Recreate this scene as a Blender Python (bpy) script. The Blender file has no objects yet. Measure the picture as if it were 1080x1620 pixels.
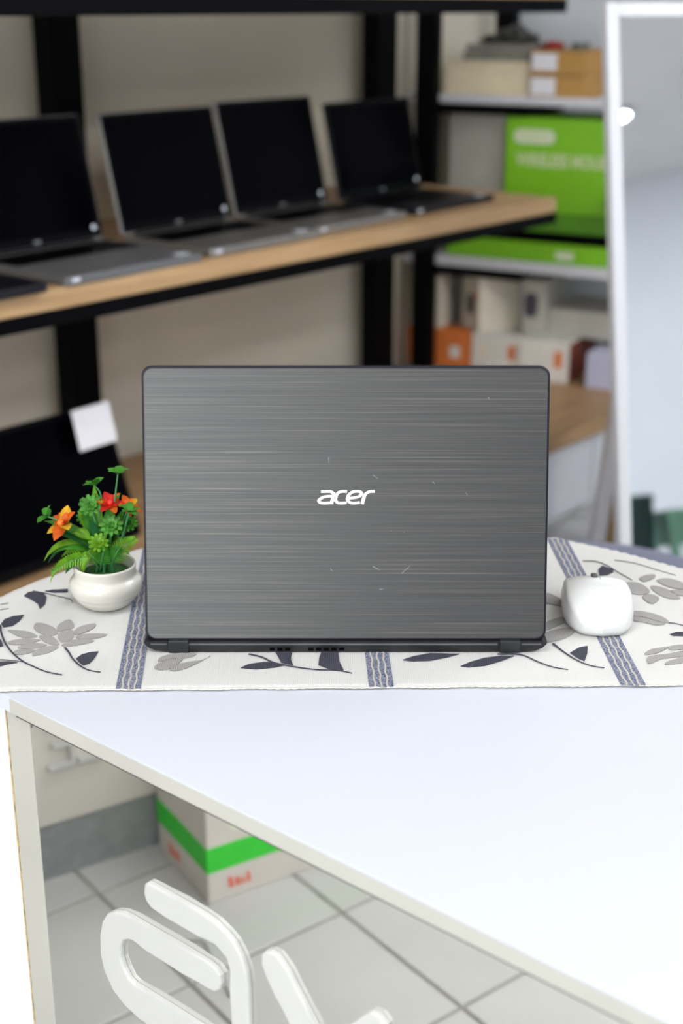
import bpy, bmesh, math, random
from mathutils import Vector, Matrix, Euler
random.seed(7)
scene = bpy.context.scene
COL = scene.collection
R = math.radians
PI = math.pi

# ------------------------------------------------------------------ camera
cam_data = bpy.data.cameras.new('camera')
cam = bpy.data.objects.new('camera', cam_data)
COL.objects.link(cam)
scene.camera = cam
cam.location = (0, 0, 1.32)
cam.rotation_euler = (R(90 - 20), 0, 0)
cam_data.sensor_fit = 'VERTICAL'
cam_data.sensor_height = 23.5
cam_data.lens = 2200.0 / 1620.0 * 23.5
cam_data.clip_start = 0.05
cam_data.dof.use_dof = True
cam_data.dof.focus_distance = 1.275
cam_data.dof.aperture_fstop = 2.5

# ------------------------------------------------------------------ world / daylight
world = bpy.data.worlds.new('World')
scene.world = world
world.use_nodes = True
bg = world.node_tree.nodes['Background']
bg.inputs['Color'].default_value = (0.92, 0.96, 1.0, 1)
bg.inputs['Strength'].default_value = 2.7

scene.view_settings.view_transform = 'Standard'
scene.view_settings.look = 'None'
scene.view_settings.gamma = 1.0
scene.view_settings.exposure = 1.0
scene.view_settings.use_curve_mapping = False

# room frame: s runs along the long wall, w runs into it
ANG = R(49.4)
A0 = Vector((-0.5837, 2.3595, 0))
DS = Vector((math.cos(ANG), math.sin(ANG), 0))
DW = Vector((-math.sin(ANG), math.cos(ANG), 0))
def FA(s, w, z=0.0):
    return A0 + DS * s + DW * w + Vector((0, 0, z))
ANB = R(-28.6)
PB = Vector((0.243, 4.245, 0))
XB = Vector((math.cos(ANB), math.sin(ANB), 0))
YB = Vector((-math.sin(ANB), math.cos(ANB), 0))
def FB(u, v, z=0.0):
    return PB + XB * u + YB * v + Vector((0, 0, z))

# shop front opening: sky light guide (portal, gives off no light itself)
pl = bpy.data.lights.new('shop_front_portal', 'AREA')
pl.shape = 'RECTANGLE'; pl.size = 4.0; pl.size_y = 2.4
pl.cycles.is_portal = True
po = bpy.data.objects.new('shop_front_portal', pl)
COL.objects.link(po)
po.location = FA(-3.25, -1.3, 1.25)
po.rotation_euler = (R(90), 0, ANG - R(90))

# ------------------------------------------------------------------ materials
MATS = {}
def new_mat(name):
    m = bpy.data.materials.new(name); m.use_nodes = True
    MATS[name] = m
    nt = m.node_tree
    return m, nt, nt.nodes['Principled BSDF']
def setp(b, **k):
    names = dict(rough='Roughness', metal='Metallic', spec='Specular IOR Level', coat='Coat Weight',
                 trans='Transmission Weight', sheen='Sheen Weight', aniso='Anisotropic', sub='Subsurface Weight')
    for a, v in k.items():
        b.inputs[names[a]].default_value = v
def plain(name, col, rough=0.5, noise=0.0, nscale=40.0, bump=0.0, bscale=200.0, **k):
    m, nt, b = new_mat(name)
    b.inputs['Base Color'].default_value = (*col, 1)
    setp(b, rough=rough, **k)
    tc = nt.nodes.new('ShaderNodeTexCoord')
    if noise:
        n = nt.nodes.new('ShaderNodeTexNoise'); n.inputs['Scale'].default_value = nscale; n.inputs['Detail'].default_value = 4
        nt.links.new(tc.outputs['Object'], n.inputs['Vector'])
        r = nt.nodes.new('ShaderNodeValToRGB')
        r.color_ramp.elements[0].position = 0.3; r.color_ramp.elements[1].position = 0.7
        r.color_ramp.elements[0].color = (*[c * (1 - noise) for c in col], 1)
        r.color_ramp.elements[1].color = (*[min(1, c * (1 + noise)) for c in col], 1)
        nt.links.new(n.outputs['Fac'], r.inputs['Fac']); nt.links.new(r.outputs['Color'], b.inputs['Base Color'])
    if bump:
        n2 = nt.nodes.new('ShaderNodeTexNoise'); n2.inputs['Scale'].default_value = bscale
        nt.links.new(tc.outputs['Object'], n2.inputs['Vector'])
        bp = nt.nodes.new('ShaderNodeBump'); bp.inputs['Strength'].default_value = bump; bp.inputs['Distance'].default_value = 0.001
        nt.links.new(n2.outputs['Fac'], bp.inputs['Height']); nt.links.new(bp.outputs['Normal'], b.inputs['Normal'])
    return m
def wood(name, c1, c2, scale=6.0, rough=0.45):
    m, nt, b = new_mat(name)
    tc = nt.nodes.new('ShaderNodeTexCoord'); mp = nt.nodes.new('ShaderNodeMapping')
    mp.inputs['Scale'].default_value = (0.6, 9, 9)
    nt.links.new(tc.outputs['Object'], mp.inputs['Vector'])
    n = nt.nodes.new('ShaderNodeTexNoise'); n.inputs['Scale'].default_value = scale; n.inputs['Detail'].default_value = 6; n.inputs['Distortion'].default_value = 0.6
    nt.links.new(mp.outputs['Vector'], n.inputs['Vector'])
    r = nt.nodes.new('ShaderNodeValToRGB'); r.color_ramp.elements[0].position = 0.32; r.color_ramp.elements[1].position = 0.68
    r.color_ramp.elements[0].color = (*c1, 1); r.color_ramp.elements[1].color = (*c2, 1)
    nt.links.new(n.outputs['Fac'], r.inputs['Fac']); nt.links.new(r.outputs['Color'], b.inputs['Base Color'])
    setp(b, rough=rough)
    return m
def woven(name, col, col2, pitch=0.0016, bump=0.5):
    """flat woven thread look: fine ribs in colour and relief"""
    m, nt, b = new_mat(name)
    tc = nt.nodes.new('ShaderNodeTexCoord')
    w1 = nt.nodes.new('ShaderNodeTexWave'); w1.bands_direction = 'X'; w1.inputs['Scale'].default_value = 0.314 / pitch
    w1.inputs['Distortion'].default_value = 1.2; w1.inputs['Detail'].default_value = 2; w1.inputs['Detail Scale'].default_value = 0.4
    w2 = nt.nodes.new('ShaderNodeTexWave'); w2.bands_direction = 'Y'; w2.inputs['Scale'].default_value = 0.314 / (pitch * 0.8)
    w2.inputs['Distortion'].default_value = 0.8; w2.inputs['Detail'].default_value = 2
    for w in (w1, w2):
        nt.links.new(tc.outputs['Object'], w.inputs['Vector'])
    mx = nt.nodes.new('ShaderNodeMath'); mx.operation = 'MULTIPLY'
    nt.links.new(w1.outputs['Fac'], mx.inputs[0]); nt.links.new(w2.outputs['Fac'], mx.inputs[1])
    r = nt.nodes.new('ShaderNodeValToRGB')
    r.color_ramp.elements[0].color = (*col2, 1); r.color_ramp.elements[1].color = (*col, 1); r.color_ramp.elements[1].position = 0.45
    nt.links.new(mx.outputs[0], r.inputs['Fac']); nt.links.new(r.outputs['Color'], b.inputs['Base Color'])
    bp = nt.nodes.new('ShaderNodeBump'); bp.inputs['Strength'].default_value = bump; bp.inputs['Distance'].default_value = 0.0004
    nt.links.new(mx.outputs[0], bp.inputs['Height']); nt.links.new(bp.outputs['Normal'], b.inputs['Normal'])
    setp(b, rough=0.9, spec=0.15)
    return m

M = MATS
plain('wall_paint', (0.80, 0.73, 0.60), 0.85, noise=0.03, nscale=3, bump=0.15, bscale=120)
plain('wall_grey', (0.643, 0.669, 0.714), 0.85, noise=0.02, nscale=3, bump=0.15, bscale=120)
plain('ceiling_paint', (0.72, 0.72, 0.72), 0.9, noise=0.02, nscale=4)
plain('grout', (0.248, 0.239, 0.207), 0.9, noise=0.2, nscale=30)
plain('tile', (0.452, 0.445, 0.429), 0.22, noise=0.05, nscale=5)
plain('pavement', (0.35, 0.35, 0.36), 0.9, noise=0.1, nscale=4)
plain('white_laminate', (0.542, 0.556, 0.608), 0.3, noise=0.01, nscale=3)
plain('panel_white', (0.74, 0.74, 0.73), 0.4, noise=0.01)
plain('white_edge', (0.428, 0.416, 0.371), 0.35, noise=0.04, nscale=8)
plain('chipped_edge', (0.45, 0.33, 0.16), 0.8, noise=0.5, nscale=90)
plain('gap_shade', (0.06, 0.045, 0.045), 0.8, noise=0.1)
plain('sign_white', (0.504, 0.498, 0.470), 0.35, noise=0.01)
plain('black_steel', (0.0015, 0.0015, 0.002), 0.5, noise=0.2, spec=0.06)
plain('black_plastic', (0.001, 0.001, 0.0015), 0.4, noise=0.15, spec=0.06)
plain('black_matte', (0.001, 0.001, 0.0015), 0.7, noise=0.15, spec=0.05)
plain('screen_glass', (0.001, 0.001, 0.002), 0.12, spec=0.02)
plain('laptop_black', (0.006, 0.006, 0.010), 0.38, noise=0.15, nscale=300, spec=0.3)
plain('hinge_black', (0.013, 0.014, 0.016), 0.42, noise=0.1, nscale=300)
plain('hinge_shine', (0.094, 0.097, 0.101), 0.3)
plain('base_black', (0.009, 0.009, 0.010), 0.4, noise=0.1, nscale=300)
plain('silver', (0.30, 0.29, 0.27), 0.38, metal=0.7, noise=0.05)
plain('silver_dark', (0.17, 0.17, 0.175), 0.45, metal=0.4, noise=0.05)
plain('sticker_glint_white', (0.75, 0.78, 0.85), 0.35)
plain('logo_cream', (0.619, 0.612, 0.562), 0.3)
plain('scratch', (0.187, 0.194, 0.194), 0.5)
plain('cream_loop', (0.576, 0.554, 0.490), 0.9, noise=0.1, nscale=400)
plain('ceramic', (0.590, 0.570, 0.502), 0.25, noise=0.01, nscale=30, coat=0.2)
plain('moss', (0.015, 0.100, 0.012), 0.95, noise=0.6, nscale=500, bump=1.0, bscale=900)
plain('leaf_bright', (0.22, 0.50, 0.025), 0.4, noise=0.35, nscale=60)
plain('leaf_pale', (0.13, 0.42, 0.06), 0.45, noise=0.4, nscale=90)
plain('leaf_mid', (0.085, 0.36, 0.035), 0.4, noise=0.35, nscale=60)
plain('leaf_dark', (0.028, 0.19, 0.05), 0.4, noise=0.35, nscale=60)
plain('stem_green', (0.05, 0.24, 0.07), 0.45, noise=0.2)
plain('petal_orange', (0.90, 0.17, 0.01), 0.5, noise=0.25, nscale=80)
plain('petal_yellow', (0.90, 0.50, 0.02), 0.5, noise=0.25, nscale=80)
plain('petal_red', (0.70, 0.02, 0.01), 0.5, noise=0.2, nscale=80)
plain('mouse_white', (0.622, 0.622, 0.607), 0.3, noise=0.005)
plain('mouse_side', (0.60, 0.59, 0.56), 0.4)
plain('mouse_print', (0.60, 0.60, 0.60), 0.5)
plain('rubber_grey', (0.08, 0.08, 0.085), 0.7)
wood('shelf_wood', (0.40, 0.24, 0.11), (0.56, 0.36, 0.18))
wood('bench_wood', (0.36, 0.21, 0.10), (0.48, 0.30, 0.15))
plain('cabinet_white', (0.70, 0.71, 0.75), 0.5, noise=0.02)
plain('paper_white', (0.78, 0.77, 0.80), 0.8, noise=0.03, nscale=20)
plain('paper_cream', (0.80, 0.70, 0.49), 0.85, noise=0.06, nscale=20)
plain('paper_grey', (0.26, 0.245, 0.21), 0.85, noise=0.15, nscale=20)
plain('bag_dark', (0.035, 0.034, 0.030), 0.5, noise=0.5, nscale=25)
plain('cardboard', (0.456, 0.247, 0.067), 0.8, noise=0.08, nscale=20)
plain('red_cloth', (0.25, 0.008, 0.01), 0.7, noise=0.3)
plain('grey_green', (0.12, 0.16, 0.15), 0.7, noise=0.3)
plain('box_green', (0.19, 0.50, 0.002), 0.45, noise=0.04, nscale=10)
plain('box_green_dark', (0.08, 0.27, 0.002), 0.5, noise=0.1, nscale=10)
plain('box_print', (0.56, 0.66, 0.34), 0.6)
plain('pill_print', (0.66, 0.70, 0.50), 0.6)
plain('box_cream', (0.70, 0.64, 0.52), 0.7, noise=0.05, nscale=15)
plain('box_grey', (0.46, 0.44, 0.38), 0.7, noise=0.06, nscale=15)
plain('print_dark', (0.05, 0.045, 0.06), 0.6, noise=0.6, nscale=40)
plain('box_white', (0.74, 0.71, 0.64), 0.7, noise=0.04, nscale=15)
plain('box_orange', (0.68, 0.18, 0.03), 0.6, noise=0.1, nscale=20)
plain('box_maroon', (0.20, 0.04, 0.02), 0.6, noise=0.2, nscale=20)
plain('box_lavender', (0.52, 0.52, 0.66), 0.7, noise=0.04)
plain('box_beige', (0.582, 0.535, 0.479), 0.7, noise=0.04, nscale=10)
plain('band_green', (0.030, 0.530, 0.030), 0.5, noise=0.05)
plain('print_red', (0.70, 0.10, 0.06), 0.6, noise=0.1)
plain('frame_white', (0.605, 0.605, 0.634), 0.4, noise=0.01)
plain('board_white', (0.62, 0.60, 0.62), 0.6, noise=0.03)
plain('board_tan', (0.36, 0.24, 0.09), 0.7, noise=0.15, nscale=30)
plain('board_grey', (0.40, 0.38, 0.42), 0.7, noise=0.05)
plain('navy_fabric', (0.086, 0.090, 0.158), 0.9, noise=0.1, nscale=300, bump=0.4, bscale=700, sheen=0.2)
plain('counter_cream', (0.600, 0.565, 0.497), 0.5, noise=0.05, nscale=5)
plain('plinth_grey', (0.243, 0.254, 0.254), 0.6, noise=0.1)
plain('stool_green', (0.10, 0.22, 0.15), 0.6, noise=0.2, nscale=10)
plain('dark_teal', (0.015, 0.045, 0.045), 0.5, noise=0.2)
plain('desk_grey', (0.45, 0.44, 0.42), 0.6, noise=0.05)
plain('screen_grey', (0.10, 0.12, 0.14), 0.3)
woven('runner_cloth', (0.64, 0.632, 0.61), (0.54, 0.527, 0.50), 0.0017, 0.6)
woven('petal_thread', (0.225, 0.213, 0.205), (0.36, 0.345, 0.33), 0.0019, 0.6)
woven('leaf_thread', (0.022, 0.022, 0.034), (0.075, 0.075, 0.095), 0.0017, 0.6)

def mirror_mat(name, col, rough):
    m, nt, b = new_mat(name)
    setp(b, metal=1.0, rough=rough)
    tc = nt.nodes.new('ShaderNodeTexCoord')
    n = nt.nodes.new('ShaderNodeTexNoise'); n.inputs['Scale'].default_value = 9; n.inputs['Detail'].default_value = 6
    nt.links.new(tc.outputs['Object'], n.inputs['Vector'])
    r = nt.nodes.new('ShaderNodeValToRGB'); r.color_ramp.elements[0].position = 0.62; r.color_ramp.elements[1].position = 0.8
    r.color_ramp.elements[0].color = (rough, rough, rough, 1); r.color_ramp.elements[1].color = (rough + 0.08,) * 3 + (1,)
    nt.links.new(n.outputs['Fac'], r.inputs['Fac']); nt.links.new(r.outputs['Color'], b.inputs['Roughness'])
    b.inputs['Base Color'].default_value = (*col, 1)
mirror_mat('desk_mirror', (0.86, 0.86, 0.83), 0.02)
mirror_mat('room_mirror', (0.88, 0.90, 0.92), 0.01)

def brushed():
    m, nt, b = new_mat('brushed_lid')
    tc = nt.nodes.new('ShaderNodeTexCoord'); mp = nt.nodes.new('ShaderNodeMapping')
    mp.inputs['Scale'].default_value = (6, 1, 2400)
    nt.links.new(tc.outputs['Object'], mp.inputs['Vector'])
    n = nt.nodes.new('ShaderNodeTexNoise'); n.inputs['Scale'].default_value = 1.0; n.inputs['Detail'].default_value = 3; n.inputs['Roughness'].default_value = 0.6
    nt.links.new(mp.outputs['Vector'], n.inputs['Vector'])
    mp2 = nt.nodes.new('ShaderNodeMapping'); mp2.inputs['Scale'].default_value = (4, 1, 900); mp2.inputs['Location'].default_value = (7, 3, 5)
    nt.links.new(tc.outputs['Object'], mp2.inputs['Vector'])
    n2 = nt.nodes.new('ShaderNodeTexNoise'); n2.inputs['Scale'].default_value = 1.0; n2.inputs['Detail'].default_value = 3
    nt.links.new(mp2.outputs['Vector'], n2.inputs['Vector'])
    ad = nt.nodes.new('ShaderNodeMath'); ad.operation = 'MULTIPLY'
    nt.links.new(n.outputs['Fac'], ad.inputs[0]); nt.links.new(n2.outputs['Fac'], ad.inputs[1])
    r = nt.nodes.new('ShaderNodeValToRGB'); r.color_ramp.elements[0].position = 0.16; r.color_ramp.elements[1].position = 0.43
    r.color_ramp.elements[0].color = (0.072, 0.072, 0.071, 1); r.color_ramp.elements[1].color = (0.178, 0.170, 0.146, 1)
    el = r.color_ramp.elements.new(0.30); el.color = (0.094, 0.092, 0.088, 1)
    nt.links.new(ad.outputs[0], r.inputs['Fac']); nt.links.new(r.outputs['Color'], b.inputs['Base Color'])
    bp = nt.nodes.new('ShaderNodeBump'); bp.inputs['Strength'].default_value = 0.25; bp.inputs['Distance'].default_value = 0.0003
    nt.links.new(ad.outputs[0], bp.inputs['Height']); nt.links.new(bp.outputs['Normal'], b.inputs['Normal'])
    setp(b, rough=0.36, metal=0.8)
brushed()

def stripe_mat():
    m, nt, b = new_mat('stripe_thread')
    uv = nt.nodes.new('ShaderNodeUVMap'); sep = nt.nodes.new('ShaderNodeSeparateXYZ')
    nt.links.new(uv.outputs['UV'], sep.inputs[0])
    tc = nt.nodes.new('ShaderNodeTexCoord')
    n = nt.nodes.new('ShaderNodeTexNoise'); n.inputs['Scale'].default_value = 900; n.inputs['Detail'].default_value = 2
    nt.links.new(tc.outputs['Object'], n.inputs['Vector'])
    r = nt.nodes.new('ShaderNodeValToRGB'); r.color_ramp.elements[0].position = 0.40; r.color_ramp.elements[1].position = 0.62
    r.color_ramp.elements[0].color = (0.055, 0.065, 0.125, 1); r.color_ramp.elements[1].color = (0.29, 0.30, 0.35, 1)
    nt.links.new(n.outputs['Fac'], r.inputs['Fac'])
    def math_(op, a, bb):
        k = nt.nodes.new('ShaderNodeMath'); k.operation = op
        for i, x in enumerate((a, bb)):
            if x is None: continue
            if isinstance(x, (int, float)): k.inputs[i].default_value = x
            else: nt.links.new(x, k.inputs[i])
        return k.outputs[0]
    total = None
    for c, ph in ((0.24, 0.0), (0.5, 1.6), (0.76, 3.1)):
        sn = math_('SINE', math_('ADD', math_('MULTIPLY', sep.outputs['Y'], 260.0), ph), None)
        off = math_('MULTIPLY', sn, 0.025)
        dist = math_('ABSOLUTE', math_('SUBTRACT', math_('SUBTRACT', sep.outputs['X'], c), off), None)
        hit = math_('LESS_THAN', dist, 0.036)
        total = hit if total is None else math_('MAXIMUM', total, hit)
    mx = nt.nodes.new('ShaderNodeMix'); mx.data_type = 'RGBA'
    nt.links.new(total, mx.inputs['Factor']); nt.links.new(r.outputs['Color'], mx.inputs['A'])
    mx.inputs['B'].default_value = (0.46, 0.42, 0.35, 1)
    nt.links.new(mx.outputs['Result'], b.inputs['Base Color'])
    setp(b, rough=0.9, spec=0.1)
stripe_mat()

# ------------------------------------------------------------------ mesh helpers
def link(name, me, mat, parent=None, loc=None, rot=None):
    o = bpy.data.objects.new(name, me)
    COL.objects.link(o)
    if mat is not None and len(me.materials) == 0:
        me.materials.append(M[mat] if isinstance(mat, str) else mat)
    if parent is not None: o.parent = parent
    if loc is not None: o.location = loc
    if rot is not None: o.rotation_euler = rot
    return o
def finish(bm, name, mat, parent=None, loc=None, rot=None, smooth=False):
    bmesh.ops.recalc_face_normals(bm, faces=bm.faces)
    me = bpy.data.meshes.new(name)
    bm.to_mesh(me); bm.free()
    if smooth:
        for p in me.polygons: p.use_smooth = True
    return link(name, me, mat, parent, loc, rot)
def tag(o, label, cat, group=None, kind=None):
    o['label'] = label; o['category'] = cat
    if group: o['group'] = group
    if kind: o['kind'] = kind
    return o
def thing(name, label, cat, loc=(0, 0, 0), rotz=0.0, group=None):
    o = bpy.data.objects.new(name, None)
    COL.objects.link(o); o.location = loc; o.rotation_euler = (0, 0, rotz)
    o.empty_display_size = 0.05
    return tag(o, label, cat, group)
def bm_box(bm, c, s, rot=None):
    """box centred at c with full sizes s"""
    mt = Matrix.Translation(c)
    if rot is not None: mt = mt @ rot
    mt = mt @ Matrix.Diagonal((s[0], s[1], s[2], 1))
    return bmesh.ops.create_cube(bm, size=1.0, matrix=mt)['verts']
def box(name, lo, hi, mat, parent=None, bevel=0.0, seg=2, loc=None, rot=None):
    bm = bmesh.new()
    c = [(a + b) / 2 for a, b in zip(lo, hi)]; s = [b - a for a, b in zip(lo, hi)]
    bm_box(bm, c, s)
    if bevel: bmesh.ops.bevel(bm, geom=bm.edges[:], offset=bevel, segments=seg, profile=0.5, affect='EDGES')
    return finish(bm, name, mat, parent, loc, rot)
def prism(name, poly, z0, z1, mat, parent=None, bevel=0.0, seg=2, frame=None, loc=None, rot=None, smooth=False):
    """polygon (x,y) extruded z0..z1; frame: matrix applied to the vertices"""
    bm = bmesh.new()
    vs = [bm.verts.new((x, y, z0)) for x, y in poly]
    f = bm.faces.new(vs)
    r = bmesh.ops.extrude_face_region(bm, geom=[f])
    nv = [g for g in r['geom'] if isinstance(g, bmesh.types.BMVert)]
    for v in nv: v.co.z = z1
    if bevel:
        top = [e for e in bm.edges if all(abs(v.co.z - z1) < 1e-7 for v in e.verts)]
        bmesh.ops.bevel(bm, geom=top, offset=bevel, segments=seg, profile=0.5, affect='EDGES')
    if frame is not None: bmesh.ops.transform(bm, matrix=frame, verts=bm.verts[:])
    big = [f for f in bm.faces if len(f.verts) > 4]
    bmesh.ops.triangulate(bm, faces=big, ngon_method='EAR_CLIP')
    return finish(bm, name, mat, parent, loc, rot, smooth)
def rrect(x0, y0, x1, y1, r, n=6):
    pts = []
    for cx, cy, a0 in ((x1 - r, y1 - r, 0), (x0 + r, y1 - r, 90), (x0 + r, y0 + r, 180), (x1 - r, y0 + r, 270)):
        for i in range(n + 1):
            a = R(a0 + 90 * i / n)
            pts.append((cx + r * math.cos(a), cy + r * math.sin(a)))
    return pts
def lathe(name, prof, mat, parent=None, n=40, loc=None, smooth=True):
    bm = bmesh.new(); rings = []
    for r_, z in prof:
        if r_ < 1e-6: rings.append([bm.verts.new((0, 0, z))])
        else: rings.append([bm.verts.new((r_ * math.cos(2 * PI * i / n), r_ * math.sin(2 * PI * i / n), z)) for i in range(n)])
    for a, b in zip(rings, rings[1:]):
        for i in range(n):
            j = (i + 1) % n
            if len(a) == 1 and len(b) == 1: continue
            if len(a) == 1: bm.faces.new((a[0], b[j], b[i]))
            elif len(b) == 1: bm.faces.new((a[i], a[j], b[0]))
            else: bm.faces.new((a[i], a[j], b[j], b[i]))
    return finish(bm, name, mat, parent, loc, None, smooth)
def add_tube(bm, pts, rads, n=8):
    pts = [Vector(p) for p in pts]; rings = []
    if not isinstance(rads, (list, tuple)): rads = [rads] * len(pts)
    for i, p in enumerate(pts):
        t = (pts[min(i + 1, len(pts) - 1)] - pts[max(i - 1, 0)]).normalized()
        a = t.orthogonal().normalized() if i == 0 else (prev - t * prev.dot(t)).normalized()
        prev = a; b = t.cross(a)
        rings.append([bm.verts.new(p + (a * math.cos(2 * PI * k / n) + b * math.sin(2 * PI * k / n)) * rads[i]) for k in range(n)])
    for r0, r1 in zip(rings, rings[1:]):
        for k in range(n):
            bm.faces.new((r0[k], r0[(k + 1) % n], r1[(k + 1) % n], r1[k]))
    bm.faces.new(rings[0][::-1]); bm.faces.new(rings[-1])
def tube(name, pts, rads, mat, parent=None, n=8):
    bm = bmesh.new(); add_tube(bm, pts, rads, n)
    return finish(bm, name, mat, parent, smooth=True)
def text_mesh(name, body, size, mat, parent, frame, extrude=0.0003, bold=0.0, width=None):
    cu = bpy.data.curves.new(name, 'FONT'); cu.body = body; cu.size = size; cu.extrude = extrude; cu.offset = bold
    cu.align_x = 'CENTER'; cu.align_y = 'CENTER'; cu.resolution_u = 4
    tmp = bpy.data.objects.new(name + '_tmp', cu); COL.objects.link(tmp)
    dg = bpy.context.evaluated_depsgraph_get(); dg.update()
    me = bpy.data.meshes.new_from_object(tmp.evaluated_get(dg))
    bpy.data.objects.remove(tmp); bpy.data.curves.remove(cu)
    if width:
        xs = [v.co.x for v in me.vertices]; k = width / (max(xs) - min(xs))
        for v in me.vertices: v.co.x *= k
    me.transform(frame)
    me.materials.clear()
    me.name = name
    return link(name, me, mat, parent)
def flat(name, poly, z, mat, parent, th=0.0):
    """thin flat piece with a little thickness lying level at height z"""
    return prism(name, poly, z - 0.0006, z, mat, parent)
def ribbon(pts, w):
    """polygon around a polyline (2D) with tapering width"""
    P = [Vector((*p, 0)) for p in pts]; n = len(P); L, Rr = [], []
    for i, p in enumerate(P):
        t = (P[min(i + 1, n - 1)] - P[max(i - 1, 0)]).normalized(); nn = Vector((-t.y, t.x, 0))
        k = w * 0.5 * (1.0 - 0.55 * (i / (n - 1)))
        L.append((p + nn * k)[:2]); Rr.append((p - nn * k)[:2])
    return L + Rr[::-1]
def smooth_line(pts, k=4):
    out = []
    n = len(pts)
    for i in range(n - 1):
        p0 = pts[max(i - 1, 0)]; p1 = pts[i]; p2 = pts[i + 1]; p3 = pts[min(i + 2, n - 1)]
        for j in range(k):
            t = j / k
            out.append(tuple(0.5 * ((2 * b) + (-a + c) * t + (2 * a - 5 * b + 4 * c - d_) * t * t + (-a + 3 * b - 3 * c + d_) * t ** 3)
                             for a, b, c, d_ in zip(p0, p1, p2, p3)))
    out.append(tuple(pts[-1]))
    return out
def smooth_loop(pts, k=3):
    out = []; n = len(pts)
    for i in range(n):
        p0, p1, p2, p3 = pts[i - 1], pts[i], pts[(i + 1) % n], pts[(i + 2) % n]
        for j in range(k):
            t = j / k
            out.append(tuple(0.5 * ((2 * b) + (-a + c) * t + (2 * a - 5 * b + 4 * c - d_) * t * t + (-a + 3 * b - 3 * c + d_) * t ** 3)
                             for a, b, c, d_ in zip(p0, p1, p2, p3)))
    return out
def frame_of(origin, x, y, z):
    m = Matrix.Identity(4)
    for i, v in enumerate((x, y, z)):
        v = Vector(v)
        for j in range(3): m[j][i] = v[j]
    for j in range(3): m[j][3] = origin[j]
    return m

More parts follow.
